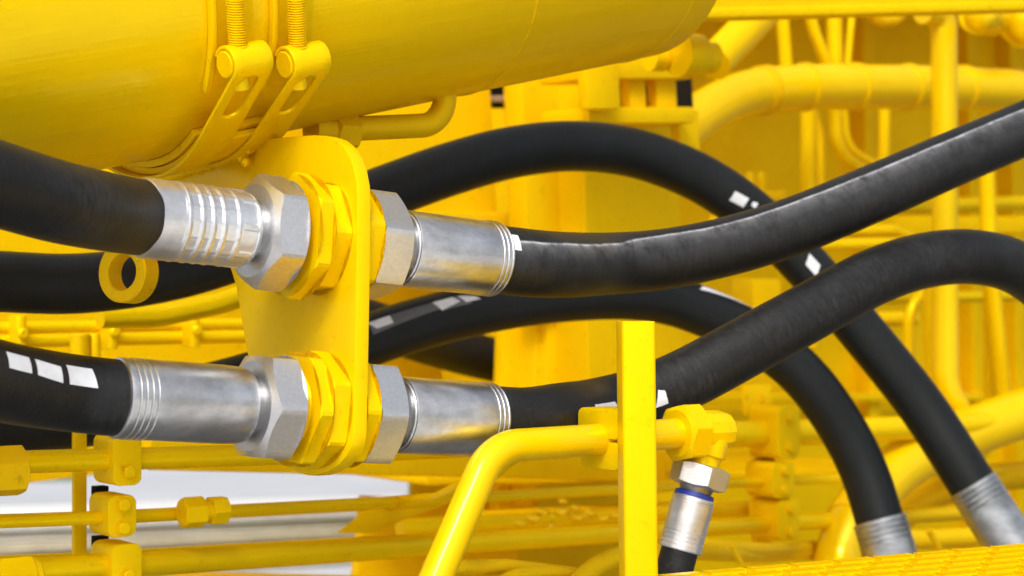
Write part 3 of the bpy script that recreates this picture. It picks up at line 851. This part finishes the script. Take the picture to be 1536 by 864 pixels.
lathe('neck', SA(dn+.019), SD, [(0, PX(26, ec)), (.004, PX(24, ec)), (.006, PX(24, ec))], M_neck, sh, n=48)
lathe('blue_ring', SA(dn+.0235), SD, [(0, PX(28, ec)), (.0005, PX(29.5, ec)), (.0035, PX(30, ec)), (.004, PX(29, ec))], M_blue, sh, n=64)
rs = PX(32.5, ec)
pf = [(0, rs*.93), (.001, rs*.97), (.003, rs*.98), (.0035, rs*.955), (.0045, rs*.955), (.005, rs)]
for k in range(4): g = .0405-.0036*k; pf += [(g-.0006, rs), (g-.0002, rs*.965), (g+.0002, rs*.965), (g+.0006, rs)]
pf += [(.044, rs), (.045, rs*.96)]; pf.sort(key=lambda t: t[0])
lathe('sleeve', SA(dn+.0275), SD, pf, M_crimp, sh, n=10*8, rf=lambda s, ph, r: r*(1-.012*max(0, math.cos(ph*5))) if .006 < s < .026 else r, ang=28)
q0 = SA(dn+.068)
path = catmull([q0, q0+SD*.03, q0+SD*.07+Vector((.006, .02, 0)), q0+SD*.12+Vector((.03, .06, -.01))])
mk_hose('', '', path, PX(28, ec), M_rub, parent=sh, n=40)

# small bent pipe just behind the foreground one
def steel(label, pts, rpx, br=.05, mat=None, name='steel_pipe', cat='pipe', group=None, parent=None, n=28, ctl='f', part='tube'):
    W = [PE(*p) for p in pts]
    r = rpx*W[0].y/F
    path = fillet(W, br, 10) if ctl == 'f' else catmull(W, .02)
    T = Tube(path, r, n)
    if parent is not None: return link(part, T.mesh(), mat or M_yel, parent, 60), T
    o = link(name, T.mesh(), mat or M_yel, None, 60); tagit(o, label, cat, group); return o, T

steel('thin yellow pipe curling down just behind the foreground bent pipe', [(850, 676, 1.75), (770, 680, 1.75), (735, 712, 1.75), (655, 750, 1.95), (540, 757, 2.3), (300, 770, 2.4)], 12, .05)

# ------------------------------------------------------------------ pipework behind (left, middle and right)
def pipe_clamp(x_edge, y, D0, wl, wr, h, label, group, bolts=2, mat=None):
    d = DE(x_edge, D0); L = wr*d/F/EX.x; Tt = wl*d/F/(EX.y*.98); H = h*d/F
    near = PE(x_edge, y, D0); c = near+EX*(L/2)-EN*(Tt/2)
    root = thing('pipe_clamp', label, 'pipe clamp', tuple(c), group)
    obox('block', c, (EX, EN, UP), (L, Tt, H), mat or M_yel2, root, .0016, 2, vbev2=min(H, L)*.27)
    for k in range(bolts):
        dz = (k-.5)*H*.56 if bolts == 2 else -H*.22
        b0 = c+EN*(Tt/2-.0002)+UP*dz
        lathe('washer', b0, EN, [(0, .0068), (.0014, .0068)], M_yel2, root, n=20)
        hexnut('bolt_head', b0+EN*.0013, EN, .0048, .0058, 10*k, M_yel2, root, ch=(.9, .9), n=48)
    return c
GC = 'pipe clamps on the lower left pipe bracket'
cA = pipe_clamp(170, 692, 1.95, 42, 38, 76, 'top clamp of the left stack, touching the underside of the silver sleeve', GC, 1)
cB = pipe_clamp(162, 776, 1.95, 40, 38, 63, 'middle clamp of the left stack with two bolts, left of the pipe union', GC, 2)
cC = pipe_clamp(168, 851, 1.95, 44, 40, 66, 'bottom clamp of the left stack at the lower edge of the photo', GC, 1)
o_ = thing('clamp_upright', 'upright yellow strip behind the three stacked pipe clamps at lower left', 'bracket', tuple(PE(118, 780, 2.05)))
obox('strip', PE(119, 782, 2.06), (UP, EX, EN), (.20, .012, .006), M_yel2, o_, .001)
for yy in (737, 812):
    obox('gap_shade', PE(150, yy, 2.05), (EX, EN, UP), (.012, .012, .010), M_black, o_, .001)  # black block painting the shade in the gap between clamps
# pipes running along the machine
steel('top yellow pipe of the left clamp stack running under the lower couplings', [(-300, 703, 1.97), (170, 689, 1.97), (560, 677, 1.97), (800, 668, 2.1), (1080, 655, 2.25)], 18.5, .1)
pb_, TB_ = steel('middle thin yellow pipe with the hexagonal union, running the whole width', [(-300, 792, 1.97), (170, 776, 1.97), (1160, 722, 2.34), (1500, 706, 2.45)], 11.5, .3)
steel('lowest long yellow pipe rising to the right from the bottom left clamp', [(-300, 870, 1.97), (170, 849, 1.97), (1160, 785, 2.34), (1500, 766, 2.45)], 21, .3)
steel('pale topmost yellow pipe behind the lowest long pipe', [(-300, 858, 2.2), (100, 841, 2.2), (760, 803, 2.2)], 13, .3)
# union
un = thing('pipe_union', 'pair of yellow hexagonal union nuts on the thin middle pipe', 'pipe fitting', tuple(PE(300, 769, 1.97)))
pu = PE(272, 769.5, 1.97)
hexnut('union_nut', pu, EX, .021, PX(24, pu), 5, M_yel2, un, ch=(.85, .95))
lathe('collar', pu+EX*.021, EX, [(0, PX(15, pu)), (.006, PX(15, pu))], M_yel2, un, n=32)
hexnut('union_nut', pu+EX*.027, EX, .017, PX(22.5, pu), 32, M_yel2, un, ch=(.95, .85))
# flanged fitting in the lower left corner
ff = thing('flanged_fitting', 'yellow hexagonal fitting with an open bore in the bottom left corner', 'pipe fitting', tuple(PE(40, 855, 1.8)))
q = PE(45, 868, 1.72)
hexnut('hexagon', q-EX*.03, EX, .030, PX(38, q), 20, M_yel2, ff, ch=(.9, .95))
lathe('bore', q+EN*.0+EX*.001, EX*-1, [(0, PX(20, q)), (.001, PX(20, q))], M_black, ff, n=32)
link('rim', ring_me(q+EX*.003, EX, PX(30, q), PX(20, q), .006), M_yel2, ff)
nl = thing('corner_nut', 'dark yellow hexagon nut on the top pipe at the left edge', 'pipe fitting', tuple(PE(20, 700, 1.9)))
q = PE(-20, 708, 1.9)
hexnut('nut', q, EX, .03, PX(40, q), 12, M_yelw, nl, ch=(.9, .9))

# right clamp stack
GR = 'pipe clamps on the right pipe bracket behind the elbow'
pipe_clamp(1168, 650, 2.3, 38, 36, 80, 'top clamp of the right stack on the thick pipe beside the arching hose', GR, 2)
pipe_clamp(1160, 722, 2.3, 36, 36, 54, 'middle clamp of the right stack on the thin pipe', GR, 2)
pipe_clamp(1168, 782, 2.3, 38, 36, 62, 'bottom clamp of the right stack on the lowest pipe', GR, 2)
o_ = thing('clamp_upright', 'upright yellow strip behind the right clamp stack with a slotted tab on top', 'bracket', tuple(PE(1140, 700, 2.1)))
obox('strip', PE(1142, 715, 2.42), (UP, EX, EN), (.19, .03, .008), M_yel2, o_, .001)
obox('gap_shade', PE(1147, 697, 2.36), (EX, EN, UP), (.018, .02, .016), M_black, o_, .001)  # black block, painted shade between the right clamps
obox('tab', PE(1135, 600, 2.42), (UP, EX, EN), (.04, .045, .008), M_yel2, o_, .001)
obox('slot', PE(1144, 597, 2.412), (UP, EX, EN), (.010, .003, .007), M_yelw, o_, .0004)
steel('thick yellow pipe through the top right clamp', [(1040, 652, 2.34), (1168, 650, 2.34), (1420, 640, 2.37), (1600, 625, 2.40)], 20, .1)

# far left double rail
steel('upper of the two yellow rails running left to right under the upper rear hose', [(-300, 497, 2.6), (560, 483, 2.6)], 10, .1)
rl, _ = steel('lower of the two yellow rails running left to right under the upper rear hose', [(-300, 517, 2.6), (560, 500, 2.6)], 12, .1)
for k, x in enumerate((26, 163, 286)):
    t = thing('rail_clip', ['yellow clip on the double rail at the left edge', 'yellow clip on the double rail left of the silver sleeve', 'yellow clip on the double rail above the silver sleeve'][k], 'clip', tuple(PE(x, 500, 2.5)), 'clips on the double rail')
    q = PE(x, 500-(x-26)*.018, 2.58)
    obox('saddle', q, (UP, EX, EN), (.040, .012, .03), M_yel2, t, .002, vbev=.005)
    lathe('bolt_head', q+EN*.014, EN, [(0, .006), (.004, .006), (.0055, .004)], M_yel2, t, n=20)
steel('orange yellow pipe bending upward behind the bracket below the upper rear hose', [(150, 476, 2.3), (240, 474, 2.3), (330, 455, 2.3), (420, 425, 2.32), (560, 400, 2.34)], 17, .12)
t = thing('rear_bosses', 'pair of short upright yellow studs under the double rail', 'studs', tuple(PE(128, 530, 2.4)))
for x, wx in ((120, 15), (142, 9)):
    q = PE(x, 560, 2.4); lathe('stud', q, UP, [(0, PX(wx, q)), (.040, PX(wx, q)), (.0415, PX(wx*.85, q))], M_yel2, t, n=32)

# pipe and nut under the large tube
t = thing('elbow_pipe', 'bent yellow pipe with hexagon nut tucked under the large tube', 'pipe', tuple(PE(540, 190, 1.78)))
steel('', [(530, 193, 1.8), (600, 190, 1.8), (664, 187, 1.8), (672, 80, 1.8)], 18.5, .040, parent=t, mat=M_yelw)
q = PE(497, 196, 1.8); hexnut('hexagon_nut', q, EX, .023, PX(30, q), 20, M_yelw, t, ch=(.9, .88))
lathe('collar', q-EX*.02, EX, [(0, PX(25, q)), (.012, PX(25, q)), (.013, PX(22, q)), (.02, PX(22, q))], M_yelw, t, n=40)

# ------------------------------------------------------------------ machine walls, posts and beams
mw = thing('machine_wall', 'long yellow sheet steel wall filling the background', 'machine wall', tuple(PE(768, 500, 3.0)))
slab('left_panel', -500, 640, -500, 712, 2.95, .02, M_yel2, mw)
slab('right_panel', 622, 2300, -500, 1400, 3.55, .02, M_yel2, mw)
slab('added_shade_shelf', 640, 1400, 716, 728, 2.60, .90, M_yel2, mw, dy=-14)  # slab added to keep top light out of the lower recess
slab('bounce_block_floor', 640, 1700, 1200, 1215, 2.0, 1.3, M_yel2, mw, dy=-14)  # unseen slab added to block light bouncing up from the ground
slab('lower_beam', 225, 1000, 650, 703, 2.45, .03, M_yel2, mw, dy=22)
slab('lower_sill', -400, 560, 861, 1050, 2.5, .05, M_yel2, mw)
slab('lower_panel', 520, 760, 752, 1300, 2.9, .02, M_yel2, mw)
slab('sloping_web', 700, 1100, 770, 800, 2.6, .02, M_yel2, mw, dy=-20)
def deck(name, x0, x1, y, D0, depth, mat, parent, th=.01):
    p0, p1 = PE(x0, y, D0), PE(x1, y, D0); p0.z = p1.z = (p0.z+p1.z)/2
    c = (p0+p1)/2-EN*(-depth/2)*-1
    return obox(name, (p0+p1)/2-EN*(depth/2), (EX, EN, UP), ((p1-p0).length, depth, th), mat, parent, .002)
for k, (x, w_) in enumerate(((1300, 16), (1456, 14), (1520, 10))):
    slab('stiffener', x, x+w_, -300, 900, 3.50, .05, M_yel2, mw)
for y in (590,): slab('wall_rib', 1040, 1900, y, y+12, 3.48, .03, M_yel2, mw)
# column in the middle
t = thing('frame_column', 'wide boxed yellow steel column behind the arching hoses', 'steel column', tuple(PE(880, 700, 2.5)))
slab('main_face', 878, 1020, -100, 700, 2.55, .10, M_yel2, t)
slab('flange', 785, 862, -100, 470, 2.62, .04, M_yel2, t)
slab('web', 766, 800, -100, 330, 2.70, .02, M_yel2, t)
slab('foot', 820, 870, 470, 720, 2.64, .03, M_yel2, t)
slab('sloping_leg', 750, 800, 470, 800, 2.72, .02, M_yel2, t)
slab('rib', 800, 812, 480, 760, 2.66, .05, M_yel2, t)
t = thing('side_panel', 'flat yellow panel between the bracket and the boxed column', 'steel panel', tuple(PE(650, 300, 2.6)))
slab('sheet', 500, 736, -100, 345, 2.70, .012, M_yel2, t)
slab('lower_lip', 560, 765, 318, 345, 2.68, .05, M_yelw, t)
slab('recess_shade', 738, 768, 100, 162, 2.79, .01, M_shade, t)  # dark patch painting the shade in the slot beside the column
slab('recess_strip', 736, 768, 143, 153, 2.77, .01, M_wood0, t)
# bracket with slots right of the column top
t = thing('slotted_bracket', 'yellow bracket with dark slots under the end of the large tube', 'bracket', tuple(PE(990, 130, 2.3)))
slab('top_plate', 880, 1042, 85, 118, 2.40, .10, M_yel2, t)
slab('bottom_plate', 884, 1042, 160, 185, 2.40, .10, M_yel2, t)
slab('end_plate', 880, 930, 60, 164, 2.36, .02, M_yel2, t)
slab('shade_back_plate', 928, 1040, 100, 170, 2.52, .01, M_shade, t)  # dark plate painting the shade behind the bracket slots
for x0, x1 in ((945, 970), (985, 1016)): slab('rib', x0, x1, 116, 162, 2.42, .02, M_yel2, t)
slab('skirt', 1020, 1050, 165, 240, 2.44, .02, M_yel2, t)
t = thing('pivot_pin', 'round yellow pivot boss at the lower end of the large tube', 'pivot pin', tuple(PE(1055, 85, 2.2)))
q = PE(1050, 85, 2.25)
lathe('boss', q-EX*.0, EX, [(-.035, PX(33, q)), (-.004, PX(33, q)), (0, PX(30, q))], M_yel2, t, n=48)
lathe('pin', q, EX, [(0, PX(24, q)), (.02, PX(24, q)), (.023, PX(20, q))], M_yel2, t, n=40)
q = PE(975, 88, 2.28); lathe('cap', q, EX, [(0, PX(18, q)), (.02, PX(18, q)), (.026, PX(10, q))], M_yel2, t, n=32)
lathe('link', PE(1070, 95, 2.4), (P(1180, -20, 2.7)-P(1070, 95, 2.55)).normalized(), [(0, PX(30, q)), (.22, PX(30, q))], M_yel, t, n=40)

# top right beam
t = thing('top_beam', 'yellow beam along the top right edge of the photo', 'steel beam', tuple(PE(1200, 0, 2.2)))
slab('web', 1030, 1950, -70, 17, 2.16, .012, M_yel, t, dy=-22)
slab('added_shade_deck', 1030, 2300, -60, -36, 2.93, .62, M_yel2, t, dy=-22)  # plate above the view, added to shade the wall behind
slab('lower_flange', 1030, 1950, 13, 27, 2.155, .05, M_yel2, t, dy=-22)

# big segmented pipe
t = thing('segmented_pipe', 'thick yellow segmented pipe with joint rings running across the upper right', 'pipe', tuple(PE(1150, 130, 2.7)))
pts = [PE(*p) for p in ((1000, 215, 2.62), (1060, 168, 2.64), (1120, 140, 2.66), (1200, 131, 2.66), (1320, 130, 2.66), (1450, 132, 2.66), (1560, 138, 2.66), (1700, 150, 2.66))]
rb = 34*pts[3].y/F
TT = Tube(catmull(pts, .01), rb, 48); link('tube', TT.mesh(), M_yelt, t, 60)
for x in (1143, 1150, 1204, 1282, 1364, 1446, 1540):
    i = min(range(len(TT.C)), key=lambda i: abs(proj(TT.C[i])[0]-x))
    lathe('joint_ring', TT.C[i]-TT.T[i]*.003, TT.T[i], [(0, rb), (.0005, rb+.003), (.006, rb+.003), (.0065, rb)], M_yelt, t, n=48, caps=(False, False))

# verticals and others at upper right: label, points, r
steel('tall thick yellow upright pipe bending at the top right, crossing the segmented pipe', [(1385, 16, 2.45), (1416, 22, 2.45), (1418, 580, 2.45), (1470, 680, 2.45)], 20, .07, M_yelt)
steel('slim yellow upright pipe under the beam nearest the pivot boss', [(1172, 5, 2.75), (1180, 110, 2.75)], 10)
steel('slanting slim yellow pipe between the beam and the segmented pipe', [(1212, 15, 2.75), (1222, 50, 2.75), (1245, 110, 2.75)], 9)
steel('upright yellow pipe between the beam and segmented pipe, thickest of the four', [(1251, 5, 2.78), (1253, 110, 2.78)], 12)
steel('thinnest leaning yellow pipe above the segmented pipe', [(1279, 5, 2.8), (1270, 110, 2.8)], 6)
steel('upright yellow pipe dropping from the segmented pipe towards the scuffed hose', [(1212, 160, 2.8), (1216, 520, 2.8)], 12)
steel('leaning yellow pipe beside the one dropping from the segmented pipe', [(1215, 160, 2.83), (1228, 200, 2.83), (1232, 420, 2.83)], 9)
steel('curved yellow pipe looping right below the segmented pipe', [(1252, 165, 2.8), (1256, 230, 2.8), (1300, 258, 2.8), (1420, 262, 2.8)], 10, .06)
steel('pale thin pipe following the inside of the looping pipe', [(1266, 165, 2.84), (1270, 222, 2.84), (1310, 246, 2.84), (1420, 250, 2.84)], 6, .06)
steel('short dull yellow pipe between looping pipe and thick upright', [(1327, 165, 2.9), (1325, 300, 2.9)], 9)
steel('right upright yellow pipe leaning slightly near the right edge', [(1478, 200, 2.6), (1484, 380, 2.6), (1510, 640, 2.6)], 12)
steel('second upright yellow pipe just left of the leaning one', [(1484, 400, 2.66), (1486, 640, 2.66)], 9)
steel('upright yellow pipe just left of the thick upright below the rear hose', [(1395, 400, 2.55), (1396, 640, 2.55)], 10)
steel('arched yellow pipe below the dusty hose bend', [(1363, 640, 2.6), (1363, 470, 2.6), (1385, 435, 2.6), (1430, 432, 2.6)], 9, .05)
steel('upper horizontal yellow pipe between the two right hoses', [(1150, 348, 2.75), (1340, 346, 2.75), (1400, 372, 2.75), (1410, 440, 2.75)], 11, .07)
steel('lower horizontal yellow pipe between the two right hoses', [(1130, 372, 2.7), (1300, 366, 2.7), (1420, 364, 2.7)], 10)
steel('horizontal yellow pipe behind the right uprights, upper', [(1300, 312, 2.9), (1700, 300, 2.9)], 12)
steel('horizontal yellow pipe behind the right uprights, lower', [(1290, 448, 2.9), (1700, 440, 2.9)], 9)
steel('short horizontal yellow pipe showing below the dusty hose', [(1240, 480, 2.72), (1370, 478, 2.72)], 12)
t = thing('wall_rail', 'yellow ledge along the wall behind the right uprights', 'ledge', tuple(PE(1500, 330, 2.95)))
slab('ledge', 1100, 2000, 325, 350, 3.0, .06, M_yel2, t)
# small posts near (1150, 440)
t = thing('small_valve', 'small yellow valve block with studs showing between the crossing hoses', 'valve', tuple(PE(1150, 440, 2.5)))
slab('block', 1130, 1172, 418, 470, 2.7, .05, M_yel2, t)
slab('plate', 1118, 1180, 285, 300, 2.8, .04, M_yel2, t)
for x in (1125, 1142): slab('stud', x, x+8, 258, 290, 2.8, .01, M_yel2, t)
# bosses at the top right corner
for (x, y, r, lab) in ((1460, 18, 27, 'rounded yellow boss under the beam right of the thick upright pipe'), (1530, 30, 34, 'large yellow pipe end cut by the right edge near the top')):
    t = thing('round_boss', lab, 'boss', tuple(PE(x, y, 2.5)), 'round bosses at the top right'); q = PE(x, y, 2.6); R = PX(r, q)
    lathe('dome', q+EX*.02, EX*-1+EN*.5, [(-.07, R), (0, R), (.008, R*.9), (.014, R*.7), (.018, R*.35), (.019, R*.05)], M_yelt, t, n=48)
    lathe('collar', q+EX*.005, EX*-1+EN*.5, [(-.03, R*1.15), (-.02, R*1.15)], M_yel2, t, n=48)
steel('dull curved yellow pipe hanging under the beam left of the thick upright', [(1300, 5, 2.7), (1318, 30, 2.7), (1345, 28, 2.7), (1360, 0, 2.7)], 11, .03, M_yelw)

# large diagonal pipe at lower right
t = thing('large_bent_pipe', 'thick yellow pipe sweeping down from the right edge behind the two grey sleeves', 'pipe', tuple(PE(1300, 700, 2.5)))
pts = [PE(*p) for p in ((1700, 575, 2.4), (1560, 612, 2.4), (1440, 655, 2.4), (1350, 700, 2.38), (1290, 765, 2.36), (1258, 850, 2.34), (1245, 960, 2.34))]
rb = 38*pts[2].y/F
TT = Tube(catmull(pts, .01), rb, 48); link('tube', TT.mesh(), M_yelt, t, 60)
i = min(range(len(TT.C)), key=lambda i: abs(proj(TT.C[i])[1]-778))
lathe('joint_ring', TT.C[i]-TT.T[i]*.003, TT.T[i], [(0, rb), (.001, rb+.002), (.006, rb+.002), (.007, rb)], M_yelt, t, n=48, caps=(False, False))
steel('yellow hose curving between the two grey sleeves', [(1330, 790, 2.5), (1400, 740, 2.5), (1500, 715, 2.5), (1700, 700, 2.5)], 22, .2, M_yelw)
steel('lower yellow hose lying behind the grating between the grey sleeves', [(1330, 812, 2.3), (1450, 806, 2.3), (1560, 790, 2.3), (1700, 770, 2.3)], 15, .2, M_yelw)

# bundle of painted hoses at the bottom
steel('painted yellow hose lying along the bottom beneath the pipes', [(640, 852, 1.9), (760, 850, 1.9), (860, 862, 1.9), (1000, 900, 1.9)], 12, .15, M_yelw)
steel('second painted yellow hose humping up at the bottom middle', [(720, 900, 1.88), (760, 864, 1.88), (830, 856, 1.88), (900, 872, 1.88), (980, 905, 1.88)], 10, .10, M_yelw)
steel('painted yellow hose rising behind the square post at the bottom', [(850, 890, 1.86), (890, 850, 1.86), (935, 832, 1.86), (1030, 826, 1.95), (1130, 832, 2.15), (1230, 828, 2.45), (1330, 822, 2.6)], 15, .15, M_yelw)
steel('painted yellow hose lying just above the grating right of the small silver sleeve', [(1000, 815, 2.05), (1080, 822, 2.05), (1160, 826, 2.2), (1240, 818, 2.5), (1330, 812, 2.65)], 12, .15, M_yelw)
steel('cable tie tail standing up beside the small silver sleeve', [(1098, 818, 1.98), (1112, 845, 1.98)], 4, .02, M_yelw, name='cable_tie', cat='cable tie')
steel('cable tie tail standing up between the grey sleeves', [(1393, 795, 2.2), (1408, 822, 2.2)], 5, .02, M_yelw, name='cable_tie', cat='cable tie')
# knobbly fittings on the middle shelf
t = thing('fitting_cluster', 'cluster of small knobbly yellow fittings between the two lower pipes', 'pipe fittings', tuple(PE(850, 770, 2.3)))
rnd = random.Random(5)
for k, (x, y, r) in enumerate(((800, 778, 12), (815, 768, 10), (845, 752, 7), (842, 768, 12), (868, 776, 13), (885, 770, 11), (905, 778, 10), (780, 785, 10), (825, 788, 9), (925, 774, 9), (862, 762, 8))):
    q = PE(x, y, 2.35); blob('knob', q, r*.72*q.y/F, M_yelt, t, (1.5, 1.3, .8), k, .12)
steel('yellow shelf edge pipe behind the knobbly fittings', [(600, 792, 2.45), (1150, 762, 2.45)], 14, .1)
t = thing('triangle_gusset', 'sloping yellow gusset plate above the lowest pipe left of the foreground bent pipe', 'gusset', tuple(PE(600, 780, 2.3)))
pp = [PE(x, y, 2.15) for x, y in ((505, 800), (545, 768), (640, 752), (660, 760), (600, 782), (560, 800))]
nn_ = (pp[1]-pp[0]).cross(pp[2]-pp[0]).normalized()
link('plate', poly_plate(pp, Vector((0, 1, 0))*1, .01, .001), M_yel2, t)

# ------------------------------------------------------------------ pale boards seen through the gap at lower left
def wood(name, c):
    m, nt, b = mat_new(name)
    tc = N(nt, 'ShaderNodeTexCoord'); mp = N(nt, 'ShaderNodeMapping'); mp.inputs['Scale'].default_value = (1, 8, 8); nt.links.new(tc.outputs['Object'], mp.inputs[0])
    n1 = N(nt, 'ShaderNodeTexNoise', Scale=4.0, Detail=6.0); nt.links.new(mp.outputs[0], n1.inputs['Vector'])
    nt.links.new(ramp(nt, n1.outputs[0], .3, .7, tuple(x*.8 for x in c)+(1,), tuple(c)+(1,)).outputs[0], b.inputs['Base Color']); b.inputs['Roughness'].default_value = .7
    return m
M_wood = wood('pale_board', (.62, .56, .42)); M_wood2 = wood('white_board', (.78, .78, .76))
t = thing('board_stack', 'stack of pale boards with dark gaps seen through the gap at lower left', 'boards', tuple(P(300, 800, 4.2)))
for k, (a, b, c, d, m) in enumerate(((767, 790, 751, 771, M_wood2), (792, 806, 774, 785, M_wood2), (807, 822, 786, 799, M_wood), (826, 872, 801, 842, M_wood2))):
    ml, mr = (a+b)/2, (c+d)/2; sl = (mr-ml)/500
    p0 = P(-250, ml-250*sl, 4.05); p1 = P(640, ml+640*sl, 5.15)
    ax = (p1-p0).normalized(); n = ax.cross(UP).normalized()
    obox('board', (p0+p1)/2-n*(.012*(k % 2)), (ax, n, n.cross(ax)), ((p1-p0).length, .25, ((b-a)*4.25+(d-c)*4.95)/2/F), m, t, .004)

# ------------------------------------------------------------------ tread grating at the bottom right
gA = P(945, 861.5, 1.52); gB = P(1536, 816, 1.72); gB.z = gA.z = (gA.z+gB.z)/2
gx = (gB-gA).normalized(); gn = Vector((gx.y, -gx.x, 0))
if gn.y > 0: gn = -gn
grate = thing('tread_grating', 'bright yellow tread grating with staggered raised ribs in the lower right corner', 'grating', tuple(gA))
GL = (gB-gA).length*1.3
obox('base_plate', gA+gx*(GL/2-.0)+gn*.195-UP*.0058, (gx, gn, UP), (GL, .40, .005), M_yel, grate, .001)
bm = bmesh.new(); bmesh.ops.create_cube(bm, size=1)
for v in bm.verts: v.co = gx*(v.co.x*.0340)+gn*(v.co.y*.0095)+UP*(v.co.z*.0026)
bmesh.ops.bevel(bm, geom=list(bm.edges), offset=.0005, segments=1, affect='EDGES')
rib_me = None
pitch = .0425
for j in range(17):
    for i in range(int(GL/pitch)+1):
        s = i*pitch+pitch*((j*.382) % 1.0)
        if s > GL-.02 or s < .005: continue
        c = gA+gx*s+gn*(.005+j*.0240)-UP*(.0020)
        if rib_me is None:
            o = link('raised_rib', bm, M_yel, grate, 30); rib_me = o.data
        else:
            o = bpy.data.objects.new('raised_rib', rib_me); col.objects.link(o); o.parent = grate
        o.location = c-Vector(grate.location)
